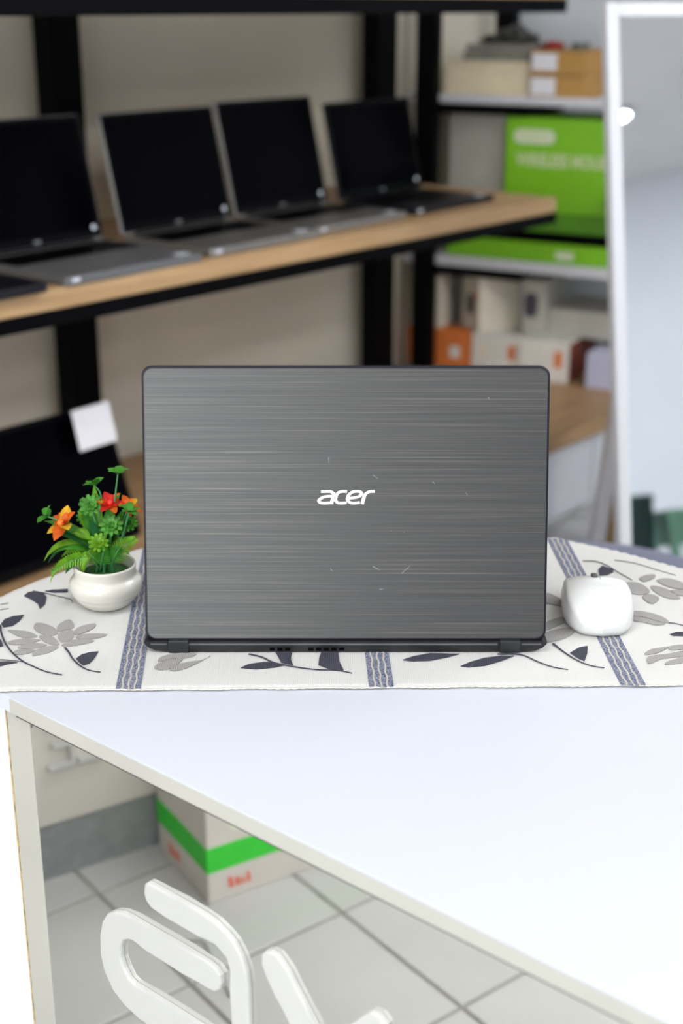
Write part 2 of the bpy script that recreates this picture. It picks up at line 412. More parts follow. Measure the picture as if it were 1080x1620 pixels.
# woven flower shapes of the runner (plan coordinates in metres)
PETALS = [[(-0.2992, 1.2329), (-0.2983, 1.2406), (-0.2899, 1.2389), (-0.2805, 1.2316), (-0.2733, 1.2208), (-0.2737, 1.2142), (-0.2798, 1.211), (-0.29, 1.2168), (-0.297, 1.2262)], [(-0.2762, 1.2302), (-0.2743, 1.2411), (-0.2683, 1.2489), (-0.2626, 1.2425), (-0.2598, 1.2316), (-0.2624, 1.2262), (-0.2677, 1.2243), (-0.2722, 1.2208)], [(-0.2894, 1.211), (-0.2823, 1.2121), (-0.2747, 1.2076), (-0.2666, 1.1933), (-0.2691, 1.1903), (-0.2763, 1.1933), (-0.2846, 1.2011)], [(-0.2717, 1.2155), (-0.2673, 1.2222), (-0.2604, 1.2243), (-0.2571, 1.2168), (-0.2561, 1.205), (-0.2608, 1.199), (-0.2654, 1.1972), (-0.2705, 1.2063)], [(-0.2577, 1.2222), (-0.2543, 1.2316), (-0.2479, 1.237), (-0.2402, 1.2392), (-0.2399, 1.2302), (-0.2456, 1.2208), (-0.2545, 1.2136)], [(-0.2542, 1.2089), (-0.249, 1.2142), (-0.2381, 1.2163), (-0.2253, 1.2152), (-0.229, 1.2089), (-0.2406, 1.2045), (-0.2507, 1.205)], [(-0.264, 1.1895), (-0.2605, 1.1974), (-0.2526, 1.2032), (-0.2438, 1.2037), (-0.2349, 1.2006), (-0.2431, 1.1933), (-0.2555, 1.1882)], [(-0.3226, 1.2243), (-0.3128, 1.2235), (-0.3021, 1.2208), (-0.2914, 1.2115), (-0.2937, 1.2076), (-0.3049, 1.2076), (-0.3159, 1.2168)], [(-0.3165, 1.1972), (-0.3104, 1.2024), (-0.2997, 1.2045), (-0.2865, 1.2024), (-0.2905, 1.1974), (-0.3004, 1.192), (-0.3104, 1.192)], [(-0.3046, 1.1857), (-0.2983, 1.1923), (-0.2901, 1.1954), (-0.2781, 1.1913), (-0.2835, 1.1852), (-0.293, 1.1831), (-0.3007, 1.1831)], [(-0.3067, 1.1731), (-0.3033, 1.1801), (-0.2959, 1.1814), (-0.2874, 1.1801), (-0.2901, 1.1743), (-0.2969, 1.1706), (-0.3034, 1.1706)], [(-0.2871, 1.1681), (-0.2876, 1.1781), (-0.2821, 1.1836), (-0.2753, 1.1882), (-0.2664, 1.1877), (-0.2683, 1.1806), (-0.2745, 1.1731), (-0.2825, 1.1693)], [(-0.3441, 1.2856), (-0.3412, 1.2882), (-0.3361, 1.2894), (-0.3395, 1.2862)], [(-0.341, 1.272), (-0.3383, 1.2754), (-0.333, 1.2754), (-0.3377, 1.2731)], [(-0.1697, 1.1402), (-0.1683, 1.1523), (-0.1574, 1.1589), (-0.1463, 1.1633), (-0.1506, 1.1501), (-0.159, 1.1393)], [(-0.1559, 1.1372), (-0.1523, 1.1479), (-0.1396, 1.1553), (-0.1283, 1.1589), (-0.1213, 1.1677), (-0.1333, 1.151), (-0.1456, 1.1389)], [(-0.1688, 1.1562), (-0.1661, 1.1664), (-0.1532, 1.1731), (-0.1355, 1.1731), (-0.1405, 1.1642), (-0.1559, 1.1619)], [(0.2101, 1.3146), (0.2181, 1.3078), (0.2242, 1.2944), (0.2231, 1.2812), (0.2131, 1.2856), (0.207, 1.2922)], [(0.1979, 1.2389), (0.2079, 1.2493), (0.2191, 1.2547), (0.2194, 1.2431), (0.211, 1.2348), (0.1957, 1.2227)], [(0.1948, 1.2167), (0.2098, 1.2267), (0.2222, 1.23), (0.2253, 1.2227), (0.2196, 1.2127), (0.208, 1.2029), (0.1923, 1.1982)], [(0.2893, 1.3377), (0.3024, 1.3438), (0.3125, 1.3391), (0.318, 1.3214), (0.3124, 1.3123), (0.2998, 1.3123), (0.2916, 1.326)], [(0.3137, 1.3543), (0.3229, 1.3629), (0.3324, 1.3639), (0.3294, 1.3543), (0.3173, 1.3447)], [(0.3079, 1.3078), (0.3177, 1.3114), (0.3235, 1.3011), (0.3145, 1.2878), (0.3088, 1.2944)], [(0.3213, 1.333), (0.3324, 1.3297), (0.3405, 1.3169), (0.345, 1.3011), (0.3334, 1.3011), (0.3237, 1.3146)], [(0.331, 1.3485), (0.3449, 1.3533), (0.3583, 1.3391), (0.3551, 1.3251), (0.3399, 1.3307)], [(0.3386, 1.3205), (0.3545, 1.3228), (0.351, 1.3078), (0.3429, 1.3114)], [(0.2903, 1.2683), (0.2999, 1.2683), (0.3108, 1.2619), (0.3189, 1.2514), (0.3201, 1.241), (0.3107, 1.2451), (0.2989, 1.2547), (0.2882, 1.2577)], [(0.2878, 1.2556), (0.2984, 1.2522), (0.3101, 1.2426), (0.3161, 1.2385), (0.3069, 1.2357), (0.2963, 1.2422), (0.2861, 1.2472)], [(0.282, 1.1723), (0.2905, 1.1817), (0.3012, 1.1855), (0.3081, 1.1867), (0.2975, 1.1761), (0.2865, 1.1705)], [(0.3093, 1.1882), (0.324, 1.1913), (0.3221, 1.1829), (0.3082, 1.1798)], [(0.2826, 1.163), (0.2912, 1.1693), (0.3031, 1.1716), (0.3158, 1.1772), (0.3209, 1.178), (0.3185, 1.1675), (0.296, 1.1612), (0.2825, 1.151)], [(0.296, 1.1503), (0.3015, 1.1568), (0.3179, 1.1649), (0.3154, 1.1539), (0.2999, 1.1495)]]
LEAVES = [[(-0.2453, 1.1619), (-0.2414, 1.1706), (-0.2345, 1.1751), (-0.2271, 1.1768), (-0.2288, 1.1607), (-0.2311, 1.1522), (-0.2361, 1.1479), (-0.2405, 1.1534)], [(-0.3323, 1.2384), (-0.3312, 1.2494), (-0.3247, 1.2564), (-0.3145, 1.2601), (-0.3156, 1.2466), (-0.3198, 1.2343), (-0.3281, 1.2308)], [(-0.3171, 1.1546), (-0.3067, 1.1558), (-0.2975, 1.1534), (-0.3064, 1.1498), (-0.3146, 1.1438)], [(-0.3273, 1.1933), (-0.3266, 1.205), (-0.3235, 1.2011), (-0.3187, 1.1887), (-0.3214, 1.1869)], [(-0.3246, 1.3072), (-0.3223, 1.3163), (-0.3157, 1.3193), (-0.3063, 1.3147), (-0.3009, 1.3042), (-0.2989, 1.2865), (-0.3018, 1.2749), (-0.3059, 1.2865), (-0.3149, 1.2982)], [(-0.3054, 1.3193), (-0.2983, 1.323), (-0.2829, 1.3248), (-0.2815, 1.3169), (-0.297, 1.3163)], [(-0.0922, 1.1423), (-0.085, 1.1501), (-0.0717, 1.1545), (-0.0619, 1.1532), (-0.0511, 1.1488), (-0.0615, 1.1436), (-0.0767, 1.1398)], [(-0.0621, 1.1776), (-0.0463, 1.1776), (-0.0467, 1.1597), (-0.0444, 1.1488), (-0.0552, 1.1532)], [(-0.0205, 1.1642), (-0.0187, 1.1776), (-0.003, 1.1776), (-0.0019, 1.1553), (0.0019, 1.1381), (-0.0115, 1.1402), (-0.0212, 1.1488)], [(0.0564, 1.1589), (0.0665, 1.1664), (0.0825, 1.1731), (0.1099, 1.1717), (0.0976, 1.1642), (0.0816, 1.1575), (0.066, 1.1562)], [(0.1088, 1.1458), (0.1182, 1.1545), (0.1326, 1.1633), (0.1487, 1.1677), (0.1604, 1.1677), (0.1476, 1.1575), (0.131, 1.1467), (0.1153, 1.1436)], [(0.2133, 1.1742), (0.2236, 1.1855), (0.232, 1.1886), (0.2288, 1.1723), (0.2238, 1.1568), (0.2184, 1.163)], [(0.2753, 1.3786), (0.2808, 1.3885), (0.2904, 1.3786), (0.2899, 1.3712), (0.2819, 1.3629), (0.273, 1.36)], [(0.3151, 1.2147), (0.3221, 1.2195), (0.3323, 1.2195), (0.3302, 1.2107), (0.3186, 1.2115)]]
STEMS = [([(-0.2599, 1.1852), (-0.254, 1.1743), (-0.2485, 1.1619), (-0.2394, 1.1474), (-0.2292, 1.1378), (-0.2182, 1.1338)], 0.00193), ([(-0.3326, 1.2357), (-0.326, 1.2142), (-0.3162, 1.1908), (-0.3045, 1.1706), (-0.2925, 1.1553), (-0.2794, 1.1438), (-0.2668, 1.1343), (-0.2519, 1.1284)], 0.00193), ([(-0.3172, 1.1595), (-0.3049, 1.1578), (-0.2924, 1.1546)], 0.00097), ([(-0.3182, 1.3199), (-0.3024, 1.3132), (-0.289, 1.3057), (-0.2756, 1.2982), (-0.2716, 1.2894)], 0.00086), ([(-0.0863, 1.1713), (-0.0742, 1.165), (-0.0619, 1.1532), (-0.0423, 1.1445), (-0.023, 1.1389), (-0.0038, 1.1372), (0.0095, 1.1317)], 0.00193), ([(0.1451, 1.1713), (0.1666, 1.1699), (0.1803, 1.1553), (0.1923, 1.1445), (0.2059, 1.1389)], 0.00174), ([(0.2001, 1.1944), (0.2073, 1.1761), (0.2162, 1.1594), (0.2271, 1.1474), (0.2394, 1.1423)], 0.00177), ([(0.2623, 1.4026), (0.2754, 1.4011), (0.285, 1.391), (0.2932, 1.3737), (0.3051, 1.3485)], 0.00129), ([(0.3201, 1.241), (0.3265, 1.2389), (0.3339, 1.234)], 0.00113), ([(0.297, 1.4047), (0.3164, 1.3961), (0.3355, 1.3786), (0.3542, 1.3615)], 0.00064)]

# ================================================================== SETTING
def adopt(o, root):
    """o was built in world coordinates: hang it on root without moving it"""
    o.parent = root
    o.matrix_parent_inverse = root.matrix_basis.inverted()
    return o
def structure(o, label):
    o['kind'] = 'structure'; o['label'] = label
    return o
ZC = 2.5
ROT_A = (0, 0, ANG)
ROT_B = (0, 0, ANB)
room = [FA(-3.35, 0.78), FA(-3.35, -6.18), FA(4.0, -6.18), FB(7.1, 0.68), FB(-0.35, 0.68)]
room2 = [(p.x, p.y) for p in room]
fl = structure(prism('floor', room2[::-1], -0.08, -0.003, 'grout'), 'pale ceramic tiled shop floor')
structure(prism('ceiling', room2[::-1], ZC, ZC + 0.1, 'ceiling_paint'), 'plain white ceiling')
structure(box('wall_left', (-3.3, 0.70, 0), (2.62, 0.80, ZC), 'wall_paint', loc=A0, rot=ROT_A), 'beige painted wall behind the wooden shelves')
structure(box('wall_back', (-0.32, 0.60, 0), (7.1, 0.70, ZC), 'wall_grey', loc=PB, rot=ROT_B), 'grey painted back wall behind the stock rack')
structure(box('wall_right', (-3.3, -6.2, 0), (4.0, -6.1, ZC), 'wall_grey', loc=A0, rot=ROT_A), 'pale blue grey wall across the room')
fr = box('trim_1', (-3.36, -6.1, 2.38), (-3.28, 0.70, ZC), 'frame_white', loc=A0, rot=ROT_A)
structure(fr, 'white shop front header beam')
structure(box('wall_front', (-3.38, -6.1, 0), (-3.28, -3.30, 2.38), 'wall_grey', loc=A0, rot=ROT_A), 'grey wall beside the shop front')
for i, w in enumerate((0.64, -1.3, -3.26)):
    structure(box('trim_%d' % (i + 2), (-3.36, w - 0.04, 0), (-3.28, w + 0.04, 2.38), 'frame_white', loc=A0, rot=ROT_A), 'white shop front mullion')
gp = [FA(-3.35, 5), FA(-3.35, -12), FA(-14, -12), FA(-14, 5)]
structure(prism('ground', [(p.x, p.y) for p in gp], -0.15, -0.06, 'pavement'), 'grey pavement outside the shop front')

# floor tiles: aligned with the back wall, laid from the joint crossing by the desk
TP = 0.275
t_or = Vector((-0.952, 0.696, 0))
def inside(p):
    n = len(room2); c = False
    for i in range(n):
        (x1, y1), (x2, y2) = room2[i], room2[(i + 1) % n]
        if (y1 > p.y) != (y2 > p.y) and p.x < (x2 - x1) * (p.y - y1) / (y2 - y1) + x1: c = not c
    return c
bm = bmesh.new(); bm_box(bm, (0, 0, -0.003), (TP - 0.006, TP - 0.006, 0.006))
bmesh.ops.bevel(bm, geom=[e for e in bm.edges if all(v.co.z > -0.001 for v in e.verts)], offset=0.0012, segments=1, affect='EDGES')
bmesh.ops.recalc_face_normals(bm, faces=bm.faces)
tile_me = bpy.data.meshes.new('tile'); bm.to_mesh(tile_me); bm.free(); tile_me.materials.append(M['tile'])
cells = []
for i in range(-30, 34):
    for j in range(-30, 34):
        p = t_or + XB * (TP * (i + 0.5)) + YB * (TP * (j + 0.5))
        if inside(p) and all(inside(p + XB * a + YB * b) for a in (-0.1, 0.1) for b in (-0.1, 0.1)):
            cells.append(((p - Vector((-0.9, 0.9, 0))).length, p))
cells.sort(key=lambda c: c[0])
for dist, p in cells[:280]:
    o = bpy.data.objects.new('tile', tile_me); COL.objects.link(o)
    o.parent = fl; o.location = (p.x, p.y, 0); o.rotation_euler = ROT_B
bm = bmesh.new()
for dist, p in cells[280:]:
    bm_box(bm, (p.x, p.y, -0.003), (TP - 0.006, TP - 0.006, 0.006), Matrix.Rotation(ANB, 4, 'Z'))
o = finish(bm, 'far_tiles', 'tile', fl); o['kind'] = 'stuff'

# ================================================================== RECEPTION DESK
T = 0.75
K = Vector((-0.287, 1.0935, 0)); E = Vector((0.761, -0.6487, 0)); D = Vector((0.6487, 0.761, 0))
CC = Vector((0.037, 1.072, 0)); RR = 0.444
def outline(off):
    """plan of the desk grown by off: long straight front, rounded far end"""
    kf = K - D * off
    pts = [kf, kf + E * 1.3]
    pts.append(kf + E * 1.3 + D * (0.188 + RR + 2 * off))
    a0 = math.atan2(D.y, D.x)
    for i in range(33):
        a = a0 + (R(165.5) - a0) * i / 32
        pts.append(CC + Vector((math.cos(a), math.sin(a), 0)) * (RR + off))
    return [(p.x, p.y) for p in pts]
desk = thing('reception_desk', 'white laminate reception desk with rounded end and mirrored diagonal front', 'desk', (0.25, 0.95, 0))
adopt(prism('desk_top', outline(0.005), T - 0.015, T, 'white_laminate', bevel=0.0012, seg=2), desk)
adopt(prism('desk_body', outline(-0.008), 0.0, T - 0.0165, 'panel_white'), desk)
adopt(prism('edge_band', [(p[0], p[1]) for p in [(K - D * 0.0056 - E * 0.001)[:2], (K - D * 0.0056 + E * 1.3)[:2], (K - D * 0.0046 + E * 1.3)[:2], (K - D * 0.0046 - E * 0.001)[:2]]], T - 0.0148, T - 0.0012, 'white_edge'), desk)
def on_front(name, u0, u1, z0, z1, y0, y1, mat):
    """box on the mirrored front; y grows towards the room"""
    fm = frame_of(K, E, -D, (0, 0, 1))
    bm = bmesh.new(); bm_box(bm, ((u0 + u1) / 2, (y0 + y1) / 2, (z0 + z1) / 2), (u1 - u0, y1 - y0, z1 - z0))
    bmesh.ops.transform(bm, matrix=fm, verts=bm.verts[:])
    return adopt(finish(bm, name, mat), desk)
mp_ = on_front('mirror_panel', 0.0, 1.29, 0.0, T - 0.0165, -0.006, 0.0, 'desk_mirror')
mp_['label'] = 'polished mirror panel reflecting the tiled floor'
on_front('stile', -0.014, 0.019, 0.0, T - 0.0165, -0.004, 0.0005, 'white_edge')
on_front('gap_shade_strip', 0.0, 1.29, T - 0.0202, T - 0.0155, -0.002, 0.0010, 'gap_shade')  # dark strip standing in for the shade under the top's overhang
# chipped laminate arris at the corner
bm = bmesh.new()
zz = 0.02
while zz < 0.73:
    hh = random.uniform(0.006, 0.03)
    wv = random.uniform(0.0004, 0.0016)
    bm_box(bm, (-0.0145, -0.0010, zz + hh / 2), (0.0006 + wv, 0.0045, hh)); zz += hh
bmesh.ops.transform(bm, matrix=frame_of(K, E, -D, (0, 0, 1)), verts=bm.verts[:])
adopt(finish(bm, 'chipped_arris', 'chipped_edge'), desk)['label'] = 'chipped brown laminate edge'
# raised letters glued on the mirror: "ax"
fm = frame_of(K - E * 0.0035 - Vector((0, 0, 0.0030)), E, (0, 0, 1), -D)
LA1 = [(0.1685, 0.6348), (0.1721, 0.6381), (0.1786, 0.639), (0.2138, 0.639), (0.2393, 0.639), (0.2524, 0.6375), (0.2639, 0.6331), (0.273, 0.6277), (0.2808, 0.6176), (0.2857, 0.6061), (0.2873, 0.5909), (0.2873, 0.489), (0.267, 0.489), (0.267, 0.5805), (0.2668, 0.5985), (0.263, 0.6086), (0.2514, 0.6150), (0.2321, 0.6145), (0.2124, 0.6145), (0.1923, 0.6143), (0.1756, 0.6143), (0.1695, 0.6187), (0.1668, 0.6258)]
LA2 = [(0.1168, 0.5812), (0.1271, 0.5882), (0.1383, 0.5925), (0.149, 0.593), (0.1832, 0.5935), (0.2112, 0.594), (0.2408, 0.594), (0.2504, 0.5925), (0.2562, 0.5879), (0.257, 0.5801), (0.2538, 0.5723), (0.2481, 0.5678), (0.2407, 0.5668), (0.2097, 0.5671), (0.1815, 0.5677), (0.1632, 0.5681), (0.1499, 0.5688), (0.1431, 0.5674), (0.1358, 0.5622), (0.1319, 0.5536), (0.1315, 0.5425), (0.1349, 0.5331), (0.1411, 0.5253), (0.1477, 0.523), (0.1706, 0.5235), (0.1969, 0.5238), (0.2225, 0.5238), (0.258, 0.5235), (0.258, 0.489), (0.1763, 0.4884), (0.1519, 0.4874), (0.1329, 0.4918), (0.1169, 0.5014), (0.1069, 0.5166), (0.1032, 0.5327), (0.1045, 0.5534), (0.1087, 0.5687)]
LX1 = [(0.3027, 0.6306), (0.3062, 0.6359), (0.3119, 0.6391), (0.3185, 0.6395), (0.325, 0.635), (0.3314, 0.6296), (0.3377, 0.6203), (0.3462, 0.6101), (0.3546, 0.5991), (0.3640, 0.5870), (0.4270, 0.4980), (0.4235, 0.4900), (0.4120, 0.4890), (0.4010, 0.4935), (0.3348, 0.5763), (0.3262, 0.5876), (0.3154, 0.5997), (0.3068, 0.613), (0.3021, 0.6224)]
LX2 = [(0.4270, 0.6320), (0.4198, 0.6370), (0.4120, 0.6360), (0.4050, 0.6290), (0.3040, 0.5010), (0.3060, 0.4920), (0.3150, 0.4890), (0.3260, 0.4940), (0.4250, 0.6180)]
for nm, lab, polys in (('letter', 'raised white letter a with open strokes', (LA1, LA2)), ('letter', 'raised white letter x', (LX1, LX2))):
    g = None
    for k_, P_ in enumerate(polys):
        o = prism(nm if k_ == 0 else 'letter_stroke', P_, 0.0002, 0.0048 + 0.0002 * k_, 'sign_white', bevel=0.0022, seg=3, frame=fm, smooth=False)
        if k_ == 0: adopt(o, desk); g = o; o['label'] = lab
        else:
            o.parent = g; o.matrix_parent_inverse = (desk.matrix_basis @ desk.matrix_basis.inverted()).inverted()

# ================================================================== TABLE RUNNER
ZR = T + 0.0022
def drape(x, y, lift=0.0):
    p = Vector((x, y, 0)) - CC
    if p.dot(E) > 0:
        dist = p.dot(D) - (RR + 0.006); foot = Vector((x, y, 0)) - D * dist
    else:
        dist = p.length - (RR + 0.006); foot = CC + p.normalized() * (RR + 0.006)
    if dist <= 0: return Vector((x, y, ZR + lift))
    rr = 0.006
    nrm = (Vector((x, y, 0)) - foot).normalized()
    a = min(dist / rr, PI / 2)
    q = foot + nrm * (math.sin(a) * rr + lift)
    z = ZR - (1 - math.cos(a)) * rr - max(0.0, dist - rr * PI / 2)
    return Vector((q.x, q.y, z + (lift if dist < rr else 0)))
def cloth_pt(x, t, lift=0.0):
    y = 1.1066 + 0.018 * (x - 0.0365) + t
    return drape(x - 0.045 * t, y, lift)
WID = 0.362
runner = thing('table_runner', 'white woven table runner with grey lotus flowers and blue striped bands', 'table runner', (0.05, 1.25, T))
NX, NT = 150, 48
bm = bmesh.new(); grid = []
X0, X1 = -0.52, 0.74
for j in range(NT + 1):
    row = []
    for i in range(NX + 1):
        x = X0 + (X1 - X0) * i / NX; t = WID * j / NT
        p = cloth_pt(x, t)
        if p.z > T: p.z += 0.00022 * math.sin(x * 61 + t * 23) * math.sin(t * 47)
        row.append(bm.verts.new(p))
    grid.append(row)
for j in range(NT):
    for i in range(NX):
        bm.faces.new((grid[j][i], grid[j][i + 1], grid[j + 1][i + 1], grid[j + 1][i]))
r = bmesh.ops.extrude_face_region(bm, geom=bm.faces[:])
for g in r['geom']:
    if isinstance(g, bmesh.types.BMVert): g.co.z -= 0.0014
adopt(finish(bm, 'cloth', 'runner_cloth', smooth=True), runner)
# picot edging, front and back
for nm, t in (('front_edging', 0.0), ('back_edging', WID)):
    pts = []
    n = 900
    for i in range(n + 1):
        x = X0 + (X1 - X0) * i / n
        q = (0.0013 * abs(math.sin(x * 420)) + 0.0007 * math.sin(x * 97)) * (1 if t else -1)
        p = cloth_pt(x, t + q); p.z -= 0.0003
        pts.append(p)
    adopt(tube(nm, pts, 0.0009, 'cream_loop', n=5), runner)
# blue bands
def band(x0, t0, x1, t1, w=0.022):
    bm = bmesh.new(); uvl = bm.loops.layers.uv.new('UVMap'); n = 40; rows = []
    for i in range(n + 1):
        k = i / n; x = x0 + (x1 - x0) * k; y = t0 + (t1 - t0) * k
        rows.append([(bm.verts.new(drape(x + w * (c / 4 - 0.5), y + (0.001 * math.sin(c * 2.1) if i == 0 else 0), 0.0007)), c / 4, (y - t0)) for c in range(5)])
    for a, b in zip(rows, rows[1:]):
        for c in range(4):
            f = bm.faces.new((a[c][0], a[c + 1][0], b[c + 1][0], b[c][0]))
            for lp, src in zip(f.loops, (a[c], a[c + 1], b[c + 1], b[c])): lp[uvl].uv = (src[1], src[2])
    r = bmesh.ops.extrude_face_region(bm, geom=bm.faces[:])
    for g in r['geom']:
        if isinstance(g, bmesh.types.BMVert): g.co.z -= 0.0006
    return adopt(finish(bm, 'striped_band', 'stripe_thread'), runner)
band(-0.1885, 1.1015, -0.2115, 1.4650)
band(0.0355, 1.1055, 0.0220, 1.4670)
band(0.2595, 1.1085, 0.2440, 1.4705)
band(0.4850, 1.1135, 0.4640, 1.4720)
ZM = T + 0.0032
for P_ in PETALS:
    adopt(flat('petal', smooth_loop(P_, 3), ZM, 'petal_thread', None), runner)
for P_ in LEAVES:
    adopt(flat('leaf', P_, ZM + 0.0001, 'leaf_thread', None), runner)
for P_, w in STEMS:
    adopt(flat('stem', ribbon(smooth_line(P_, 4), w), ZM + 0.0002, 'leaf_thread', None), runner)

# ================================================================== LAPTOP ON THE DESK
TILT = R(13.5)
lap = thing('laptop', 'open black laptop with brushed metal lid seen from behind', 'laptop', (0.004, 1.1785, T + 0.0034))
prof = [(-0.1875, 0.0105), (-0.1870, 0.0075), (-0.1835, 0.0040), (-0.1770, 0.0012), (-0.1680, 0.0), (0.1680, 0.0), (0.1770, 0.0012), (0.1835, 0.0040), (0.1870, 0.0075), (0.1875, 0.0105)]
base = prism('base', prof, 0.003, -0.252, 'base_black', lap, frame=frame_of((0, 0, 0), (1, 0, 0), (0, 0, 1), (0, -1, 0)))
box('rear_highlight', (-0.146, -0.0037, 0.0070), (0.1410, -0.0025, 0.0086), 'hinge_shine', base)  # lighter grey strips painted as the highlight along the rear edge
box('rear_highlight', (-0.1820, -0.0036, 0.0072), (-0.1665, -0.0025, 0.0084), 'hinge_shine', base)
box('rear_highlight', (0.1640, -0.0036, 0.0072), (0.1820, -0.0025, 0.0084), 'hinge_shine', base)
for i in range(10):
    if i in (3, 4): continue
    box('vent_slot', (-0.071 + i * 0.0072, -0.0034, 0.0012), (-0.071 + i * 0.0072 + 0.0048, -0.0028, 0.0042), 'black_matte', base)
for x in (-0.1555, 0.1530):
    box('hinge', (x - 0.0095, -0.0052, -0.0004), (x + 0.0095, 0.0060, 0.0118), 'hinge_black', lap, bevel=0.0009)
for x in (-0.15, 0.15):
    for y in (0.02, 0.23):
        box('foot', (x - 0.02, y - 0.005, -0.0009), (x + 0.02, y + 0.005, 0.0006), 'rubber_grey', base, bevel=0.0004)
bm = bmesh.new()
for r_ in range(6):
    for c in range(15):
        bm_box(bm, (-0.158 + c * 0.0225, 0.045 + r_ * 0.0185, 0.0112), (0.019, 0.0155, 0.0018))
finish(bm, 'keyboard', 'black_plastic', base)
prism('touchpad', rrect(-0.055, 0.165, 0.055, 0.235, 0.004), 0.0100, 0.0109, 'hinge_black', base)
lidf = frame_of((0, 0, 0), (1, 0, 0), (0, 0, 1), (0, -1, 0))
LW, LH = 0.1868, 0.2555
lid = prism('lid', rrect(-LW, 0.0, LW, LH, 0.0095), -0.0065, 0.0, 'laptop_black', lap, bevel=0.0022, seg=3, frame=lidf, loc=(0, 0, 0.0098), rot=(-TILT, 0, 0))
lp = prism('brushed_panel', rrect(-LW + 0.0024, 0.0026, LW - 0.0024, LH - 0.0028, 0.0078), -0.0002, 0.0003, 'brushed_lid', lid, frame=lidf)
lp['label'] = 'brushed dark grey metal lid panel'
prism('bezel', rrect(-LW + 0.003, 0.004, LW - 0.003, LH - 0.003, 0.008), -0.0074, -0.0064, 'black_plastic', lid, frame=lidf)
prism('screen', [(-0.172, 0.024), (0.172, 0.024), (0.172, 0.218), (-0.172, 0.218)], -0.0078, -0.0073, 'screen_glass', lid, frame=lidf)
# lettering "acer" in heavy slanted strokes
def lg(x, y):
    px = 480 + x / 7.714; py = 750 + y / 7.714
    return ((px - 546.7) * 0.000584, 0.1358 + (785 - py) * 0.000586)
def pen(pts, hw, hh):
    """outline of a path drawn with an upright elliptical pen"""
    P = smooth_line(pts, 5); L, Q = [], []
    for i, p in enumerate(P):
        a = P[max(i - 1, 0)]; b = P[min(i + 1, len(P) - 1)]
        t = Vector((b[0] - a[0], b[1] - a[1])).normalized(); n = Vector((-t.y, t.x))
        k = 1.0 / math.sqrt((n.x / hw) ** 2 + (n.y / hh) ** 2)
        L.append((p[0] + n.x * k, p[1] + n.y * k)); Q.append((p[0] - n.x * k, p[1] - n.y * k))
    return L + Q[::-1]
def letter(lab, strokes):
    root = None
    for k_, s in enumerate(strokes):
        poly = [lg(*p) for p in pen(s, 22, 16)]
        o = prism('logo_letter' if k_ == 0 else 'letter_stroke', poly, 0.0002, 0.0008 + 0.00003 * k_, 'logo_cream', lid if k_ == 0 else root, frame=lidf)
        if k_ == 0: root = o; o['label'] = lab
letter('cream metal letter a', [[(212, 217), (290, 214), (335, 218), (362, 240), (362, 262), (352, 310), (338, 366)], [(352, 272), (270, 276), (215, 296), (187, 325), (205, 350), (265, 356), (338, 350)]])
letter('cream metal letter c', [[(530, 216), (470, 214), (420, 232), (395, 275), (388, 318), (415, 350), (470, 356), (524, 350)]])
letter('cream metal letter e', [[(684, 348), (610, 356), (560, 345), (536, 312), (548, 262), (590, 224), (648, 213), (694, 222), (702, 246), (680, 272), (630, 288), (556, 296)]])
letter('cream metal letter r', [[(712, 368), (728, 310), (748, 255), (785, 224), (830, 215), (866, 214)]])
sc = [((589, 897), (601, 903), 1.6), ((594, 900), (597, 901), 2.2), ((635, 908), (641, 902), 1.6), ((640, 903), (648, 896), 1.4), ((520, 724), (520, 733), 1.6), ((589, 752), (597, 758), 1.2), ((522, 901), (526, 905), 1.2), ((618, 840), (618, 841), 1.5), ((768, 630), (769, 633), 1.8), ((600, 934), (606, 933), 1.4), ((682, 763), (686, 765), 1.5), ((638, 842), (638, 843), 1.4), ((735, 780), (737, 784), 1.3)]
for a, b, w in sc:
    pa = ((a[0] - 546.7) * 0.000588, 0.1358 + (785 - a[1]) * 0.000586); pb = ((b[0] - 546.7) * 0.000588, 0.1358 + (785 - b[1]) * 0.000586)
    prism('scratch', ribbon([pa, ((pa[0] + pb[0]) / 2 + 0.0002, (pa[1] + pb[1]) / 2), pb], w * 0.00058), 0.0002, 0.0004, 'scratch', lid, frame=lidf)

# ================================================================== MOUSE
mouse = thing('computer_mouse', 'white wireless computer mouse resting on the striped runner', 'mouse', (0.2515, 1.258, T + 0.0033), R(-3))
HL = 0.052
def m_half(v):
    if v < -0.2:
        k = (-0.2 - v) / 0.8
        w = 0.0330 - 0.0105 * k ** 1.8
    else:
        k = (v + 0.2) / 1.2
        w = 0.0328 - 0.0045 * k ** 2
    return max(w * (1 - abs(v) ** 7) ** 0.40, 0.0006)
def m_top(v):
    return 0.0350 * (1 - 0.50 * ((v - 0.08) / 0.92) ** 2) if v > 0.08 else 0.0350 * (1 - 0.72 * ((0.08 - v) / 1.08) ** 2.2)
def m_surf(x, y):
    v = y / HL; q = min(1.0, abs(x) / m_half(v))
    return m_top(v) * (1 - 0.16 * q ** 2.4)
bm = bmesh.new(); rings = []; rows, cols = 30, 20
for j in range(rows + 1):
    v = -1 + 2 * j / rows; y = HL * v * (1 if abs(v) < 1 else 0.999); hf = m_half(v); ring = []
    for i in range(cols + 1):
        q = -1 + 2 * i / cols
        ring.append(bm.verts.new((hf * q * 0.93, y, m_surf(hf * q * 0.93, y))))
    edge = m_surf(hf, y)
    for q, z in ((0.975, edge - 0.0016), (1.035, edge * 0.50), (1.02, 0.005), (0.97, 0.0015)):
        ring.append(bm.verts.new((hf * q, y, z)))
    for q, z in ((-0.97, 0.0015), (-1.02, 0.005), (-1.035, edge * 0.50), (-0.975, edge - 0.0016)):
        ring.append(bm.verts.new((hf * q, y, z)))
    rings.append(ring)
N_ = len(rings[0])
